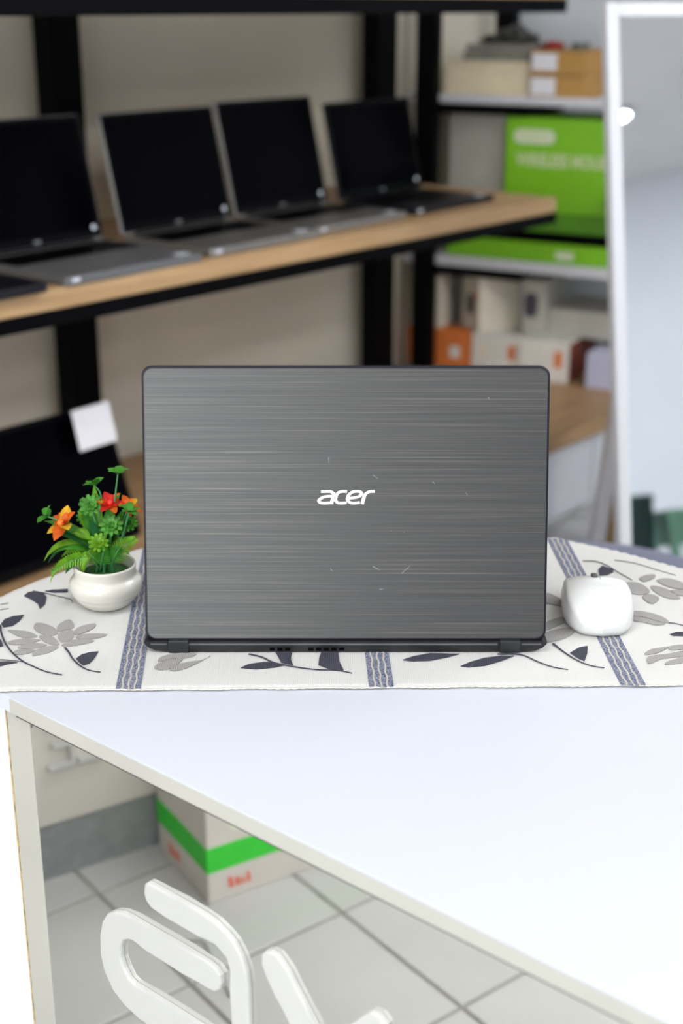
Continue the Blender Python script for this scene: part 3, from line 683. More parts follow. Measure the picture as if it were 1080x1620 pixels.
for a, c in zip(rings, rings[1:]):
    for i in range(N_): bm.faces.new((a[i], a[(i + 1) % N_], c[(i + 1) % N_], c[i]))
bm.faces.new(rings[0]); bm.faces.new(rings[-1][::-1])
finish(bm, 'shell', 'mouse_white', mouse, smooth=True)
wh = lathe('scroll_wheel', [(0, -0.0028), (0.0085, -0.0028), (0.0092, -0.0018), (0.0092, 0.0018), (0.0085, 0.0028), (0, 0.0028)], 'rubber_grey', mouse, n=24)
wh.location = (-0.001, 0.021, 0.0268); wh.rotation_euler = (0, R(90), 0)
tube('button_seam', [(0.004, y / 1000, m_surf(0.004, y / 1000)) for y in (44, 38, 32, 26, 20, 14, 9)], 0.0003, 'rubber_grey', mouse, n=5)
box('glide_foot', (-0.018, 0.03, 0.0), (0.018, 0.036, 0.002), 'black_plastic', mouse)
box('glide_foot', (-0.014, -0.036, 0.0), (0.014, -0.030, 0.002), 'black_plastic', mouse)
bp_ = text_mesh('brand_print', 'ROBOT', 0.0075, 'mouse_print', mouse, frame_of((0.006, -0.004, 0.0), (1, 0, 0), (0, 1, 0), (0, 0, 1)), extrude=0.0001)
for v in bp_.data.vertices: v.co.z = m_surf(v.co.x, v.co.y) + (0.00012 if v.co.z > 0 else -0.0001)

# ================================================================== POTTED PLANT
pot = thing('potted_plant', 'small artificial plant with orange and red flowers in white pot', 'plant', (-0.2365, 1.2880, T + 0.0031))
lathe('pot', [(0, 0.0), (0.0205, 0.0), (0.0225, 0.0008), (0.0262, 0.0035), (0.0300, 0.0080), (0.0316, 0.0100), (0.0318, 0.0112), (0.0336, 0.0136), (0.0346, 0.0150), (0.0347, 0.0160), (0.0357, 0.0185), (0.0363, 0.0215), (0.0362, 0.0245), (0.0352, 0.0278), (0.0334, 0.0300), (0.0318, 0.0310), (0.0308, 0.0322), (0.0305, 0.0345), (0.0306, 0.0385), (0.0311, 0.0415), (0.0309, 0.0434), (0.0300, 0.0440), (0.0290, 0.0434), (0.0284, 0.0410), (0.0282, 0.0300), (0.026, 0.02), (0, 0.019)], 'ceramic', pot, n=56)
lathe('moss', [(0.0279, 0.0300), (0.024, 0.0345), (0.014, 0.0365), (0, 0.0370)], 'moss', pot, n=32)
PXS = 0.000632
def pp(px, py, y=0.0):
    """point over the pot from its place in the picture and its depth offset"""
    return Vector(((px - 165) * PXS, y, 0.0378 + (903 - py) * 0.000683 + y * 0.40))
def add_leaf(bm, base, tip, width, sag=0.0, cup=0.15, n=7, up=Vector((0, -0.45, 1)), blunt=0.0):
    base = Vector(base); tip = Vector(tip); ax = tip - base; L = ax.length
    side = ax.cross(up).normalized(); nrm = side.cross(ax).normalized(); rows = []
    for i in range(n + 1):
        t = i / n
        c = base + ax * t + nrm * (sag * L * 4 * t * (1 - t))
        w = width * 0.5 * (math.sin(PI * min(1, t * (0.92 - 0.3 * blunt) + 0.08)) ** 0.75) if i < n else 0.0001 + blunt * width * 0.5
        rows.append((bm.verts.new(c - side * w + nrm * cup * w), bm.verts.new(c), bm.verts.new(c + side * w + nrm * cup * w)))
    for a, b in zip(rows, rows[1:]):
        bm.faces.new((a[0], a[1], b[1], b[0])); bm.faces.new((a[1], a[2], b[2], b[1]))
def leaf(base, tip, width, mat, sag=0.12, name='leaf', parent=None, cup=0.15):
    bm = bmesh.new(); add_leaf(bm, base, tip, width, sag, cup)
    r = bmesh.ops.solidify(bm, geom=bm.faces[:], thickness=0.0004)
    return finish(bm, name, mat, parent or pot, smooth=True)
ROOT = Vector((0, 0, 0.036))
def stalk(pts, r0=0.0011, r1=0.0007, mat='stem_green'):
    P = smooth_line([tuple(p) for p in pts], 4); n = len(P)
    return tube('stem', P, [r0 + (r1 - r0) * i / (n - 1) for i in range(n)], mat, pot, n=6)
# clover tips on thin stalks
def clover(tip, size, tilt, mat='leaf_mid'):
    bm = bmesh.new()
    for k in range(5):
        a = 2 * PI * k / 5 + tilt[2]
        dirv = Vector((math.cos(a), math.sin(a), 0.35 + 0.1 * (k % 2))).normalized()
        dirv.rotate(Euler((tilt[0], tilt[1], 0)))
        add_leaf(bm, tip, tip + dirv * size, size * 0.75, 0.10, 0.2, n=5, up=Vector((0.05, 0, 1)))
    bmesh.ops.solidify(bm, geom=bm.faces[:], thickness=0.0005)
    finish(bm, 'clover_tip', mat, pot, smooth=True)
for pts, tl in (([ROOT + Vector((0.004, 0.002, 0)), pp(182, 830, 0.002), pp(188, 790, 0.002), pp(194, 757, 0.0)], (0, 0, 0.2)),
                ([ROOT, pp(160, 835, 0.004), pp(165, 795, 0.004), pp(156, 776, 0.002)], (-0.3, -0.4, 0.6)),
                ([ROOT + Vector((-0.004, 0, 0)), pp(130, 850, -0.002), pp(102, 825, -0.004), pp(82, 815, -0.006)], (0.1, -0.9, 0.1)),
                ([ROOT + Vector((0.006, -0.004, 0)), pp(195, 850, -0.006), pp(204, 825, -0.008), pp(210, 806, -0.008)], (0.2, 0.3, 0.5))):
    stalk(pts, 0.0012, 0.0008)
    clover(pts[-1], 0.0125, tl, 'leaf_mid')
# open flowers
def flower(c, face, size, inner, outer, n=6):
    q = Vector((0, 0, 1)).rotation_difference(Vector(face).normalized())
    for k in range(n):
        a = 2 * PI * k / n
        for sc_, m_, lift in ((1.0, outer if k % 2 else inner, 0.25), (0.62, inner, 0.6)):
            d_ = Vector((math.cos(a + (0 if sc_ == 1 else 0.5)), math.sin(a + (0 if sc_ == 1 else 0.5)), lift)); d_.rotate(q)
            leaf(c, c + d_ * size * sc_, size * 0.52 * sc_ + 0.001, m_, 0.08, 'petal')
    bm = bmesh.new(); bmesh.ops.create_uvsphere(bm, u_segments=10, v_segments=6, radius=size * 0.2, matrix=Matrix.Translation(c + Vector(face).normalized() * size * 0.25))
    finish(bm, 'flower_centre', inner, pot, smooth=True)
fl1, fl2, fl3 = pp(109, 826, -0.008), pp(179, 806, 0.002), pp(207, 812, 0.004)
stalk([ROOT, pp(140, 860, -0.004), fl1], 0.0014, 0.001); flower(fl1, (-0.65, -0.45, 0.7), 0.0200, 'petal_orange', 'petal_yellow')
stalk([ROOT, pp(172, 850, 0.002), fl2], 0.0014, 0.001); flower(fl2, (0.1, -0.5, 0.8), 0.0150, 'petal_red', 'petal_orange')
stalk([ROOT, pp(190, 850, 0.004), fl3], 0.0014, 0.001); flower(fl3, (0.5, -0.4, 0.7), 0.0135, 'petal_orange', 'petal_yellow', 5)
# succulent rosettes
def rosette(c, size, mat):
    bm = bmesh.new()
    for ring, (n, lift, k_) in enumerate(((5, 1.5, 0.48), (8, 0.9, 0.76), (11, 0.30, 1.0))):
        for i in range(n):
            a = 2 * PI * i / n + ring * 0.4
            d_ = Vector((math.cos(a), math.sin(a), lift)).normalized(); d_.rotate(Euler((R(48), 0, 0)))
            add_leaf(bm, c, c + d_ * size * k_, size * 0.40, 0.05, 0.35, n=4, blunt=0.55, up=Vector((0.02, -0.74, 0.67)))
    bmesh.ops.solidify(bm, geom=bm.faces[:], thickness=0.0007)
    finish(bm, 'rosette', mat, pot, smooth=True)
for x, y, dy, s, m_ in ((150, 806, 0.0, 0.0125, 'leaf_pale'), (182, 826, -0.010, 0.0125, 'leaf_pale'), (162, 849, -0.013, 0.0110, 'leaf_bright'), (138, 832, 0.008, 0.010, 'leaf_mid'), (205, 838, 0.004, 0.010, 'leaf_mid')):
    c = pp(x, y, dy); stalk([ROOT + Vector((0, dy * 0.3, 0)), (ROOT + c) / 2 + Vector((0.001, 0, 0)), c], 0.0016, 0.0013); rosette(c, s, m_)
# broad and strap leaves
LV = [((150, 872), (88, 836), 0.013, 'leaf_dark', 0.20, -0.010), ((152, 876), (84, 866), 0.011, 'leaf_mid', 0.26, -0.012), ((155, 880), (98, 880), 0.010, 'leaf_bright', 0.30, -0.004), ((160, 878), (126, 820), 0.012, 'leaf_bright', 0.08, 0.006), ((166, 876), (146, 822), 0.012, 'leaf_dark', 0.06, -0.004), ((168, 876), (176, 812), 0.011, 'leaf_mid', 0.05, 0.008), ((172, 876), (200, 818), 0.011, 'leaf_mid', 0.08, 0.008), ((174, 880), (216, 856), 0.011, 'leaf_dark', 0.2, 0.0), ((172, 880), (206, 884), 0.009, 'leaf_bright', 0.3, 0.002), ((160, 884), (150, 850), 0.011, 'leaf_mid', 0.1, -0.010), ((166, 884), (180, 856), 0.010, 'leaf_bright', 0.1, -0.012),
      ((150, 870), (118, 838), 0.013, 'leaf_mid', 0.14, -0.006), ((150, 868), (76, 824), 0.012, 'leaf_mid', 0.16, -0.004), ((145, 862), (72, 882), 0.009, 'leaf_bright', 0.28, -0.008),
      ((148, 868), (76, 892), 0.007, 'leaf_dark', 0.25, -0.002), ((150, 875), (80, 914), 0.009, 'leaf_bright', 0.25, -0.010), ((150, 873), (104, 893), 0.008, 'leaf_bright', 0.25, -0.012),
      ((152, 876), (106, 895), 0.010, 'leaf_dark', 0.20, -0.014), ((150, 866), (134, 893), 0.011, 'leaf_bright', 0.30, -0.016), ((122, 838), (149, 842), 0.013, 'leaf_bright', 0.12, -0.014),
      ((155, 870), (132, 797), 0.011, 'leaf_mid', 0.05, 0.002), ((160, 865), (153, 783), 0.010, 'leaf_bright', 0.04, 0.010), ((165, 865), (195, 792), 0.010, 'leaf_mid', 0.10, 0.006),
      ((170, 868), (214, 826), 0.010, 'leaf_dark', 0.15, 0.004), ((170, 872), (222, 842), 0.010, 'leaf_mid', 0.20, 0.008), ((172, 872), (213, 872), 0.010, 'leaf_bright', 0.35, 0.004),
      ((150, 874), (96, 858), 0.009, 'leaf_dark', 0.18, -0.006), ((152, 872), (90, 846), 0.010, 'leaf_dark', 0.16, 0.004), ((158, 880), (140, 845), 0.010, 'leaf_dark', 0.1, -0.004),
      ((165, 880), (170, 838), 0.010, 'leaf_dark', 0.1, 0.006), ((160, 880), (186, 845), 0.010, 'leaf_dark', 0.1, 0.010), ((168, 882), (192, 868), 0.009, 'leaf_dark', 0.2, -0.006), ((155, 880), (120, 875), 0.009, 'leaf_mid', 0.25, 0.008)]
for b, t, w, m_, sg, dy in LV:
    leaf(pp(*b, dy * 0.3), pp(*t, dy), w, m_, sg)
# fern fronds
def fern(b, t, w, m_):
    bm = bmesh.new(); b = Vector(b); t = Vector(t); ax = t - b; side = ax.cross(Vector((0, -1, 0.3))).normalized()
    for i in range(13):
        k = 0.2 + 0.8 * i / 12; c = b + ax * k + Vector((0, 0, 0.004 * math.sin(PI * k))); ww = w * (1.15 - k) + 0.002
        for s_ in (-1, 1): add_leaf(bm, c, c + side * s_ * ww + ax.normalized() * ww * 0.5, 0.0019, 0.0, 0.1, n=3)
    bmesh.ops.solidify(bm, geom=bm.faces[:], thickness=0.0004)
    finish(bm, 'fern_frond', m_, pot, smooth=True)
    tube('stem', [b, (b + t) / 2 + Vector((0, 0, 0.003)), t], [0.0008, 0.0006, 0.0004], 'stem_green', pot, n=5)
fern(pp(176, 884, -0.010), pp(219, 838, -0.016), 0.011, 'leaf_bright')
fern(pp(150, 866, -0.014), pp(88, 884, -0.020), 0.008, 'leaf_bright')
fern(pp(162, 888, -0.016), pp(172, 848, -0.020), 0.008, 'leaf_mid')
fern(pp(178, 888, -0.012), pp(194, 852, -0.016), 0.008, 'leaf_mid')
fern(pp(160, 886, -0.014), pp(146, 856, -0.018), 0.007, 'leaf_bright')
for i, (x, dy) in enumerate(((150, -0.006), (158, 0.004), (165, -0.008), (172, 0.0), (180, -0.004), (162, 0.010))):
    b_ = Vector(((x - 165) * PXS * 0.8, dy, 0.0355)); stalk([b_, b_ + Vector((0.001, 0, 0.012)), pp(x + (x - 163) * 0.5, 855, dy)], 0.0016, 0.0012, 'stem_green')

# ================================================================== WOODEN SHELF RACK ALONG THE LEFT WALL
rack = thing('shelf_rack', 'long wall rack of pale wooden shelves on black steel posts', 'shelf', A0, ANG)
S0, S1 = -2.2, 1.76
box('middle_shelf', (S0, 0.0, 0.812), (S1, 0.60, 0.850), 'shelf_wood', rack, bevel=0.002)
box('upper_shelf', (S0, 0.0, 1.337), (S1, 0.60, 1.373), 'shelf_wood', rack, bevel=0.002)
for z0, z1 in ((0.782, 0.812), (1.304, 1.337)):
    box('front_beam', (S0, 0.004, z0), (S1 + 0.01, 0.044, z1), 'black_steel', rack)
    box('rear_beam', (S0, 0.56, z0), (S1, 0.60, z1), 'black_steel', rack)
    for s in (-1.0, 0.645, 1.74):
        box('cross_arm', (s - 0.02, 0.044, z0), (s + 0.02, 0.60, z1), 'black_steel', rack)
for s in (-1.0, 0.662, 1.805):
    box('post', (s - 0.042, 0.605, 0.0), (s + 0.042, 0.665, 1.9), 'black_steel', rack)

# low bench below the rack
bench = thing('low_bench', 'long low white cabinet with wooden top under the shelf rack', 'cabinet', FA(0.0, 0.0), ANG)
box('carcass', (-2.0, -0.10, 0.0), (2.40, 0.595, 0.215), 'cabinet_white', bench)
box('top_board', (-2.02, -0.13, 0.215), (2.42, 0.60, 0.255), 'bench_wood', bench, bevel=0.002)
for i in range(8):
    dr = box('door', (-1.98 + i * 0.546, -0.112, 0.02), (-1.98 + i * 0.546 + 0.538, -0.10, 0.205), 'cabinet_white', bench, bevel=0.002)

# ------------------------------------------------ laptops on the shelf
def shelf_laptop(label, s, w, width, depth, height, deck_mat, bezel_mat, yaw=1.5, lean=13.0, z=0.8505, glint=True):
    p = FA(s, w, z)
    t = thing('shelf_laptop', label, 'laptop', p, ANG + R(yaw), 'laptops displayed on the middle shelf')
    hw = width / 2
    base = prism('deck', rrect(-hw, -depth, hw, 0.0, 0.008), 0.001, 0.016, deck_mat, t, bevel=0.002)
    bm = bmesh.new()
    for r_ in range(5):
        for c in range(13):
            bm_box(bm, (-hw * 0.84 + c * hw * 1.68 / 12, -0.035 - r_ * 0.0205, 0.0163), (hw * 0.125, 0.0175, 0.0016))
    finish(bm, 'keyboard', 'black_plastic', base)
    prism('touchpad', rrect(-0.05, -depth + 0.015, 0.05, -depth + 0.085, 0.004), 0.0158, 0.0166, bezel_mat, base)
    if glint:
        prism('sticker', rrect(hw - 0.055, -depth + 0.012, hw - 0.020, -depth + 0.035, 0.003), 0.0160, 0.0164, 'sticker_glint_white', base)
        box('front_glint', (-hw + 0.012, -depth - 0.0012, 0.006), (-hw + 0.030, -depth + 0.004, 0.0125), 'sticker_glint_white', base, bevel=0.0008)  # white block standing in for a glint at the deck's front corner
    tube('hinge_bar', [(-hw * 0.8, 0.0, 0.016), (hw * 0.8, 0.0, 0.016)], 0.005, 'black_plastic', t, n=10)
    lf = frame_of((0, 0, 0), (1, 0, 0), (0, 0, 1), (0, -1, 0))
    scr = prism('screen_lid', rrect(-hw, 0.0, hw, height, 0.008), -0.007, 0.0, deck_mat, t, bevel=0.0012, frame=lf, loc=(0, 0.004, 0.017), rot=(-R(lean), 0, 0))
    prism('bezel', rrect(-hw + 0.004, 0.004, hw - 0.002, height - 0.002, 0.006), -0.0005, 0.0006, 'black_plastic', scr, frame=lf)
    prism('screen', [(-hw + 0.012, 0.022), (hw - 0.012, 0.022), (hw - 0.012, height - 0.012), (-hw + 0.012, height - 0.012)], 0.0, 0.0010, 'screen_glass', scr, frame=lf)
    if glint:
        prism('round_sticker', [(hw - 0.022 + 0.0058 * math.cos(2 * PI * i / 16), 0.024 + 0.0058 * math.sin(2 * PI * i / 16)) for i in range(16)], 0.0009, 0.0014, 'sticker_glint_white', scr, frame=lf)
        prism('screen_logo', rrect(-0.009, 0.008, 0.009, 0.0145, 0.002), 0.0006, 0.0010, 'silver_dark', scr, frame=lf)
    return t
shelf_laptop('black laptop deck cut off at the left edge of the shelf', -0.080, 0.240, 0.33, 0.262, 0.235, 'laptop_black', 'black_plastic', glint=False)
shelf_laptop('dark grey laptop with wide keyboard deck, leftmost full laptop on shelf', 0.305, 0.282, 0.345, 0.285, 0.252, 'silver_dark', 'silver_dark')
shelf_laptop('silver edged laptop second on shelf beside the left post', 0.684, 0.278, 0.335, 0.255, 0.250, 'silver', 'silver')
shelf_laptop('silver edged laptop with tallest screen in middle of shelf', 1.034, 0.294, 0.330, 0.240, 0.256, 'silver', 'silver')
shelf_laptop('black laptop at far right of shelf beside the post', 1.415, 0.300, 0.345, 0.225, 0.235, 'laptop_black', 'black_plastic')

# ------------------------------------------------ monitor on the bench
mon = thing('monitor', 'large black monitor leaning back on the low bench', 'monitor', FA(0.080, 0.14, 0.2660), ANG)
lf = frame_of((0, 0, 0), (1, 0, 0), (0, 0, 1), (0, -1, 0))
pan = prism('panel', rrect(-0.33, 0.0, 0.33, 0.290, 0.008), -0.03, 0.0, 'black_plastic', mon, bevel=0.003, frame=lf, loc=(0, 0, 0), rot=(-R(20), 0, 0))
prism('screen', [(-0.318, 0.022), (0.318, 0.022), (0.318, 0.278), (-0.318, 0.278)], 0.0, 0.0012, 'screen_glass', pan, frame=lf)
box('rear_foot', (-0.10, 0.10, -0.0103), (0.10, 0.24, 0.002), 'black_plastic', mon, bevel=0.003)
box('rear_strut', (-0.02, 0.105, 0.008), (0.02, 0.125, 0.22), 'black_plastic', mon, rot=(0, 0, 0))
tg = prism('paper_tag', rrect(-0.049, -0.042, 0.049, 0.042, 0.002), -0.0004, 0.0004, 'paper_white', None, frame=lf)
tag(tg, 'square white paper tag stuck on top corner of leaning monitor', 'paper')
tg.location = FA(0.340, 0.190, 0.5100); tg.rotation_euler = Euler((-R(14), R(-1), ANG))

# ================================================================== STOCK RACK AT THE BACK WALL
rb = thing('stock_rack', 'black steel stock rack with white shelves at the back wall', 'shelf', PB, ANB)
for u, v in ((0.002, 0.02), (0.10, 0.375), (1.05, 0.02), (1.05, 0.375)):
    box('post', (u - 0.032, v - 0.02, 0.2555 if u < 0.5 else 0.0), (u + 0.032, v + 0.02, 1.9), 'black_steel', rb)
for z, zr0, zr1 in ((1.052, 1.055, 1.0775), (0.575, 0.578, 0.608)):
    prism('shelf_board', [(-0.075, 0.045), (1.08, 0.045), (1.08, 0.39), (-0.005, 0.39)], z, z + 0.020, 'cabinet_white', rb)
    box('price_rail', (-0.085, 0.030, zr0), (1.08, 0.045, zr1), 'frame_white', rb)
    box('under_beam', (0.0, 0.05, z - 0.03), (0.30, 0.37, z - 0.002), 'black_steel', rb)
def bbox(name, label, cat, u0, u1, v0, v1, z0, z1, mat, group=None, bevel=0.002, yaw=0.0):
    t = thing(name, label, cat, FB((u0 + u1) / 2, (v0 + v1) / 2, z0), ANB + R(yaw), group)
    hu, hv = (u1 - u0) / 2, (v1 - v0) / 2
    b = box('carton', (-hu, -hv, 0), (hu, hv, z1 - z0), mat, t, bevel=bevel)
    return t, hu, hv, z1 - z0
def face_patch(t, name, hv, x0, x1, z0, z1, mat, r=0.0, th=0.0008):
    poly = rrect(x0, z0, x1, z1, r) if r else [(x0, z0), (x1, z0), (x1, z1), (x0, z1)]
    return prism(name, poly, -0.0002, th, mat, t, frame=frame_of((0, -hv, 0), (1, 0, 0), (0, 0, 1), (0, -1, 0)))
def side_patch(t, name, hu, y0, y1, z0, z1, mat, r=0.0, th=0.0008, sgn=1):
    poly = rrect(y0, z0, y1, z1, r) if r else [(y0, z0), (y1, z0), (y1, z1), (y0, z1)]
    return prism(name, poly, -0.0002, th, mat, t, frame=frame_of((sgn * hu, 0, 0), (0, sgn, 0), (0, 0, 1), (sgn, 0, 0)))

# upper shelf: paper, bag, cardboard boxes
z1 = 1.0725
t = thing('paper_stack', 'stack of cream paper on the upper white shelf', 'paper stack', FB(0.165, 0.19, z1), ANB)
zz = 0
for i in range(9):
    h = 0.0108; j = random.uniform(-0.003, 0.003)
    box('ream', (-0.132 + j, -0.125 + j, zz), (0.132 + j, 0.125 + j, zz + h - 0.0006), 'paper_cream', t, bevel=0.001, seg=1); zz += h
zp = z1 + zz
t = thing('folded_cloth_stack', 'grey folded sheets lying on the cream paper stack', 'cloth', FB(0.188, 0.19, zp + 0.0005), ANB)
zz = 0
for i in range(4):
    h = 0.0115; j = random.uniform(-0.006, 0.006)
    box('folded_sheet', (-0.105 + j, -0.11 + j, zz), (0.104 + j, 0.11, zz + h - 0.0006), 'paper_grey', t, bevel=0.004); zz += h
zb = zp + zz
t = thing('plastic_bag', 'crumpled dark plastic bag on top of the grey sheets', 'bag', FB(0.185, 0.20, zb + 0.0015), ANB)
bm = bmesh.new(); bmesh.ops.create_icosphere(bm, subdivisions=4, radius=1.0)
for v in bm.verts:
    n = 1 + 0.16 * math.sin(v.co.x * 7 + 2 * v.co.y) * math.cos(v.co.z * 6 + v.co.x * 3) + 0.07 * math.sin(v.co.y * 15 + v.co.x * 11)
    v.co = Vector((v.co.x * 0.085 * n, v.co.y * 0.09 * n, max(0.0, (v.co.z * 0.9 + 0.35) * 0.034 * n * (1.15 - 0.5 * abs(v.co.x - 0.15)))))
finish(bm, 'bag_body', 'bag_dark', t, smooth=False)
for i, (za, lab) in enumerate(((z1, 'lower brown cardboard box with white label on upper shelf'), (z1 + 0.0655, 'upper brown cardboard box with white label, stacked on another'))):
    t, hu, hv, h = bbox('cardboard_box', lab, 'box', 0.305 + 0.002 * i, 0.470, 0.05, 0.28, za, za + 0.065, 'cardboard', 'cardboard boxes on the upper shelf')
    face_patch(t, 'label_paper', hv, -hu + 0.004, -hu + 0.078, 0.010, 0.056, 'paper_white')
    face_patch(t, 'lid_seam', hv, -hu, hu, 0.0605, 0.0620, 'bag_dark', th=0.0005)
zt = z1 + 0.131
t = thing('cloth_bundle', 'small dark red cloth bundle on top of the cardboard boxes', 'cloth', FB(0.335, 0.15, zt), ANB)
bm = bmesh.new(); bmesh.ops.create_icosphere(bm, subdivisions=3, radius=1.0)
for v in bm.verts:
    n = 1 + 0.2 * math.sin(v.co.x * 9 + v.co.y * 5)
    v.co = Vector((v.co.x * 0.032 * n, v.co.y * 0.04, max(0, (v.co.z + 0.4) * 0.016 * n)))
finish(bm, 'bundle', 'red_cloth', t, smooth=True)
t = thing('cable_coil', 'small grey green cable coil on top of the cardboard boxes', 'cable', FB(0.415, 0.15, zt), ANB)
for k in range(3):
    tube('cable_loop', [(0.024 * math.cos(a * PI / 8) + 0.002 * k, 0.026 * math.sin(a * PI / 8), 0.004 + 0.0055 * k) for a in range(17)], 0.003, 'grey_green', t, n=6)

# lower shelf of the rack: panel box, green mouse cartons
z2 = 0.5955
t, hu, hv, h = bbox('white_carton', 'tall plain off-white carton beside the green box', 'box', 0.038, 0.215, 0.10, 0.34, z2 + 0.155, 1.030, 'box_grey')
t, hu, hv, h = bbox('green_carton', 'big green carton with white pill logo and printed words', 'box', 0.236, 0.700, 0.06, 0.34, z2 + 0.155, 1.018, 'box_green')
face_patch(t, 'pill_logo', hv, 0.262 - 0.468, 0.388 - 0.468, 0.945 - z2 - 0.155, 0.985 - z2 - 0.155, 'pill_print', r=0.0195)
text_mesh('logo_text', 'ROBOT', 0.026, 'box_print', t, frame_of((0.325 - 0.468, -hv - 0.0012, 0.965 - z2 - 0.155), (1, 0, 0), (0, 0, 1), (0, -1, 0)), bold=0.0006)
text_mesh('carton_print', 'WIRELESS MOUSE SERIES', 0.050, 'box_print', t, frame_of((0.458 - 0.468 + 0.015, -hv - 0.0004, 0.898 - z2 - 0.155), (1, 0, 0), (0, 0, 1), (0, -1, 0)), bold=0.0022, width=0.405)
t, hu, hv, h = bbox('flat_green_carton', 'bright green flat carton lying on the lower white shelf', 'box', 0.062, 0.720, 0.050, 0.34, z2, z2 + 0.068, 'box_green')
face_patch(t, 'print_patch', hv, 0.02, 0.075, 0.024, 0.048, 'pill_print', r=0.004)
t, hu, hv, h = bbox('gap_shade_slab', 'thin black slab standing in for shade between two green cartons', 'shade slab', 0.10, 0.72, 0.062, 0.34, z2 + 0.0685, z2 + 0.100, 'black_matte')  # black slab put in for the shade between the cartons
t, hu, hv, h = bbox('dark_green_carton', 'dark green flat carton stacked on the black shade slab', 'box', 0.11, 0.715, 0.060, 0.35, z2 + 0.1005, z2 + 0.1545, 'box_green_dark')
t = thing('desk_speaker', 'small black rounded speaker in front of the big green carton', 'speaker', FB(0.60, 0.022, z2 + 0.155), ANB)
# (stands on the front lip of the flat carton)
box('speaker_body', (-0.035, -0.02, 0), (0.045, 0.025, 0.065), 'black_matte', t, bevel=0.012, seg=3)
lathe('cone', [(0, 0.0), (0.016, 0.001), (0.019, 0.003), (0.019, 0.0)], 'rubber_grey', t, n=20).rotation_euler = (R(90), 0, 0)
t.children[-1].location = (0.005, -0.019, 0.033)

# boxes between the lower shelf and the bench
zb = 0.2555
row0 = zb
def low_box(label, u0, u1, v0, v1, za, zc, mat, **kw):
    return bbox('product_box', label, 'box', u0, u1, v0, v1, za, zc, mat, 'product boxes under the stock rack', **kw)
zlow = row0 + 0.118
t, hu, hv, h = low_box('orange product box half hidden behind the rack post', -0.068, 0.148, 0.055, 0.13, row0, zlow, 'box_orange')
face_patch(t, 'white_print', hv, hu - 0.07, hu - 0.035, 0.03, 0.07, 'box_white', r=0.008)
t, hu, hv, h = low_box('white product box with small orange mark beside the orange box', 0.152, 0.318, 0.055, 0.30, row0, zlow, 'box_white')
face_patch(t, 'orange_mark', hv, hu - 0.045, hu - 0.022, 0.045, 0.090, 'box_orange', r=0.004)
face_patch(t, 'orange_mark', hv, -hu + 0.03, -hu + 0.045, 0.05, 0.085, 'paper_cream', r=0.004)
t, hu, hv, h = low_box('white product box with dark red side and orange mark', 0.323, 0.476, 0.03, 0.28, row0, zlow + 0.004, 'box_white')
face_patch(t, 'orange_mark', hv, hu - 0.045, hu - 0.020, 0.045, 0.095, 'box_orange', r=0.004)
side_patch(t, 'side_print', hu, -hv + 0.002, hv - 0.002, 0.002, h - 0.002, 'box_maroon')
t, hu, hv, h = low_box('pale lavender box at the right end of the bench', 0.535, 0.615, 0.02, 0.16, row0, row0 + 0.105, 'box_lavender')
zr = zlow + 0.0005
t, hu, hv, h = low_box('cream product box behind the gap between the posts', -0.060, 0.045, 0.06, 0.125, zr, 0.540, 'box_cream')
t, hu, hv, h = low_box('cream product box with dark round picture on its left face', 0.105, 0.245, 0.085, 0.205, zr, 0.545, 'box_cream', yaw=48)
side_patch(t, 'picture', hu, -0.028, 0.022, 0.050, 0.110, 'print_dark', r=0.012, sgn=-1)
side_patch(t, 'orange_mark', hu, 0.032, 0.050, 0.100, 0.125, 'box_orange', r=0.004, sgn=-1)
t, hu, hv, h = low_box('greyish product box with black round picture', 0.300, 0.375, 0.085, 0.25, zr + 0.004, 0.545, 'box_grey')
face_patch(t, 'picture', hv, -0.030, 0.012, 0.055, 0.130, 'print_dark', r=0.018)
t, hu, hv, h = low_box('flat grey carton lying under the pictured product box', 0.376, 0.70, 0.12, 0.36, zlow + 0.0055, 0.46, 'box_grey')

# ================================================================== LEANING BOARDS
for i, (x, th, mat, lab) in enumerate(((0.5770, 0.030, 'board_white', 'pale white board on edge, left of the three leaning boards'), (0.6110, 0.013, 'board_tan', 'tan brown board on edge between two pale boards'), (0.6270, 0.012, 'board_grey', 'thin grey board leaning on the tan board'))):
    ly = Vector((x, 3.05, 0)).normalized()
    o = tag(box('leaning_board', (0, 0, 0), (th, 0.34, 0.74 - 0.03 * i), mat, None, bevel=0.0015), lab, 'board', 'boards leaning beside the mirror')
    o.location = (x, 3.05, 0.0); o.rotation_euler = Euler((0, R(5.0), R(-11)))

# ================================================================== STANDING MIRROR
ms = R(15); ml = R(12.1)
mir = thing('standing_mirror', 'tall white framed mirror leaning back on the right', 'mirror', (0.586, 2.626, 0.0), ms)
# local: x along the width, y away from the viewer, z up the leaning frame
def mb(name, lo, hi, mat, bevel=0.0, par=None):
    return box(name, lo, hi, mat, par or mir, bevel=bevel, rot=(-ml, 0, 0))
ML = 1.354; MW = 0.52; FW = 0.027
mb('mirror_glass', (FW - 0.004, -0.002, FW - 0.004), (MW - FW + 0.004, 0.002, ML - FW + 0.004), 'room_mirror')
mb('frame_rail', (0, -0.014, 0), (FW, 0.014, ML), 'frame_white', 0.003)
mb('frame_rail', (MW - FW, -0.014, 0), (MW, 0.014, ML), 'frame_white', 0.003)
mb('frame_rail', (FW, -0.013, 0), (MW - FW, 0.014, FW), 'frame_white', 0.003)
mb('frame_rail', (FW, -0.013, ML - FW), (MW - FW, 0.014, ML), 'frame_white', 0.003)
mb('back_board', (0.004, 0.004, 0.004), (MW - 0.004, 0.012, ML - 0.004), 'black_matte')
tube('rear_strut', [(0.42, 0.235, 1.0), (0.42, 0.60, 0.012)], 0.012, 'black_steel', mir)

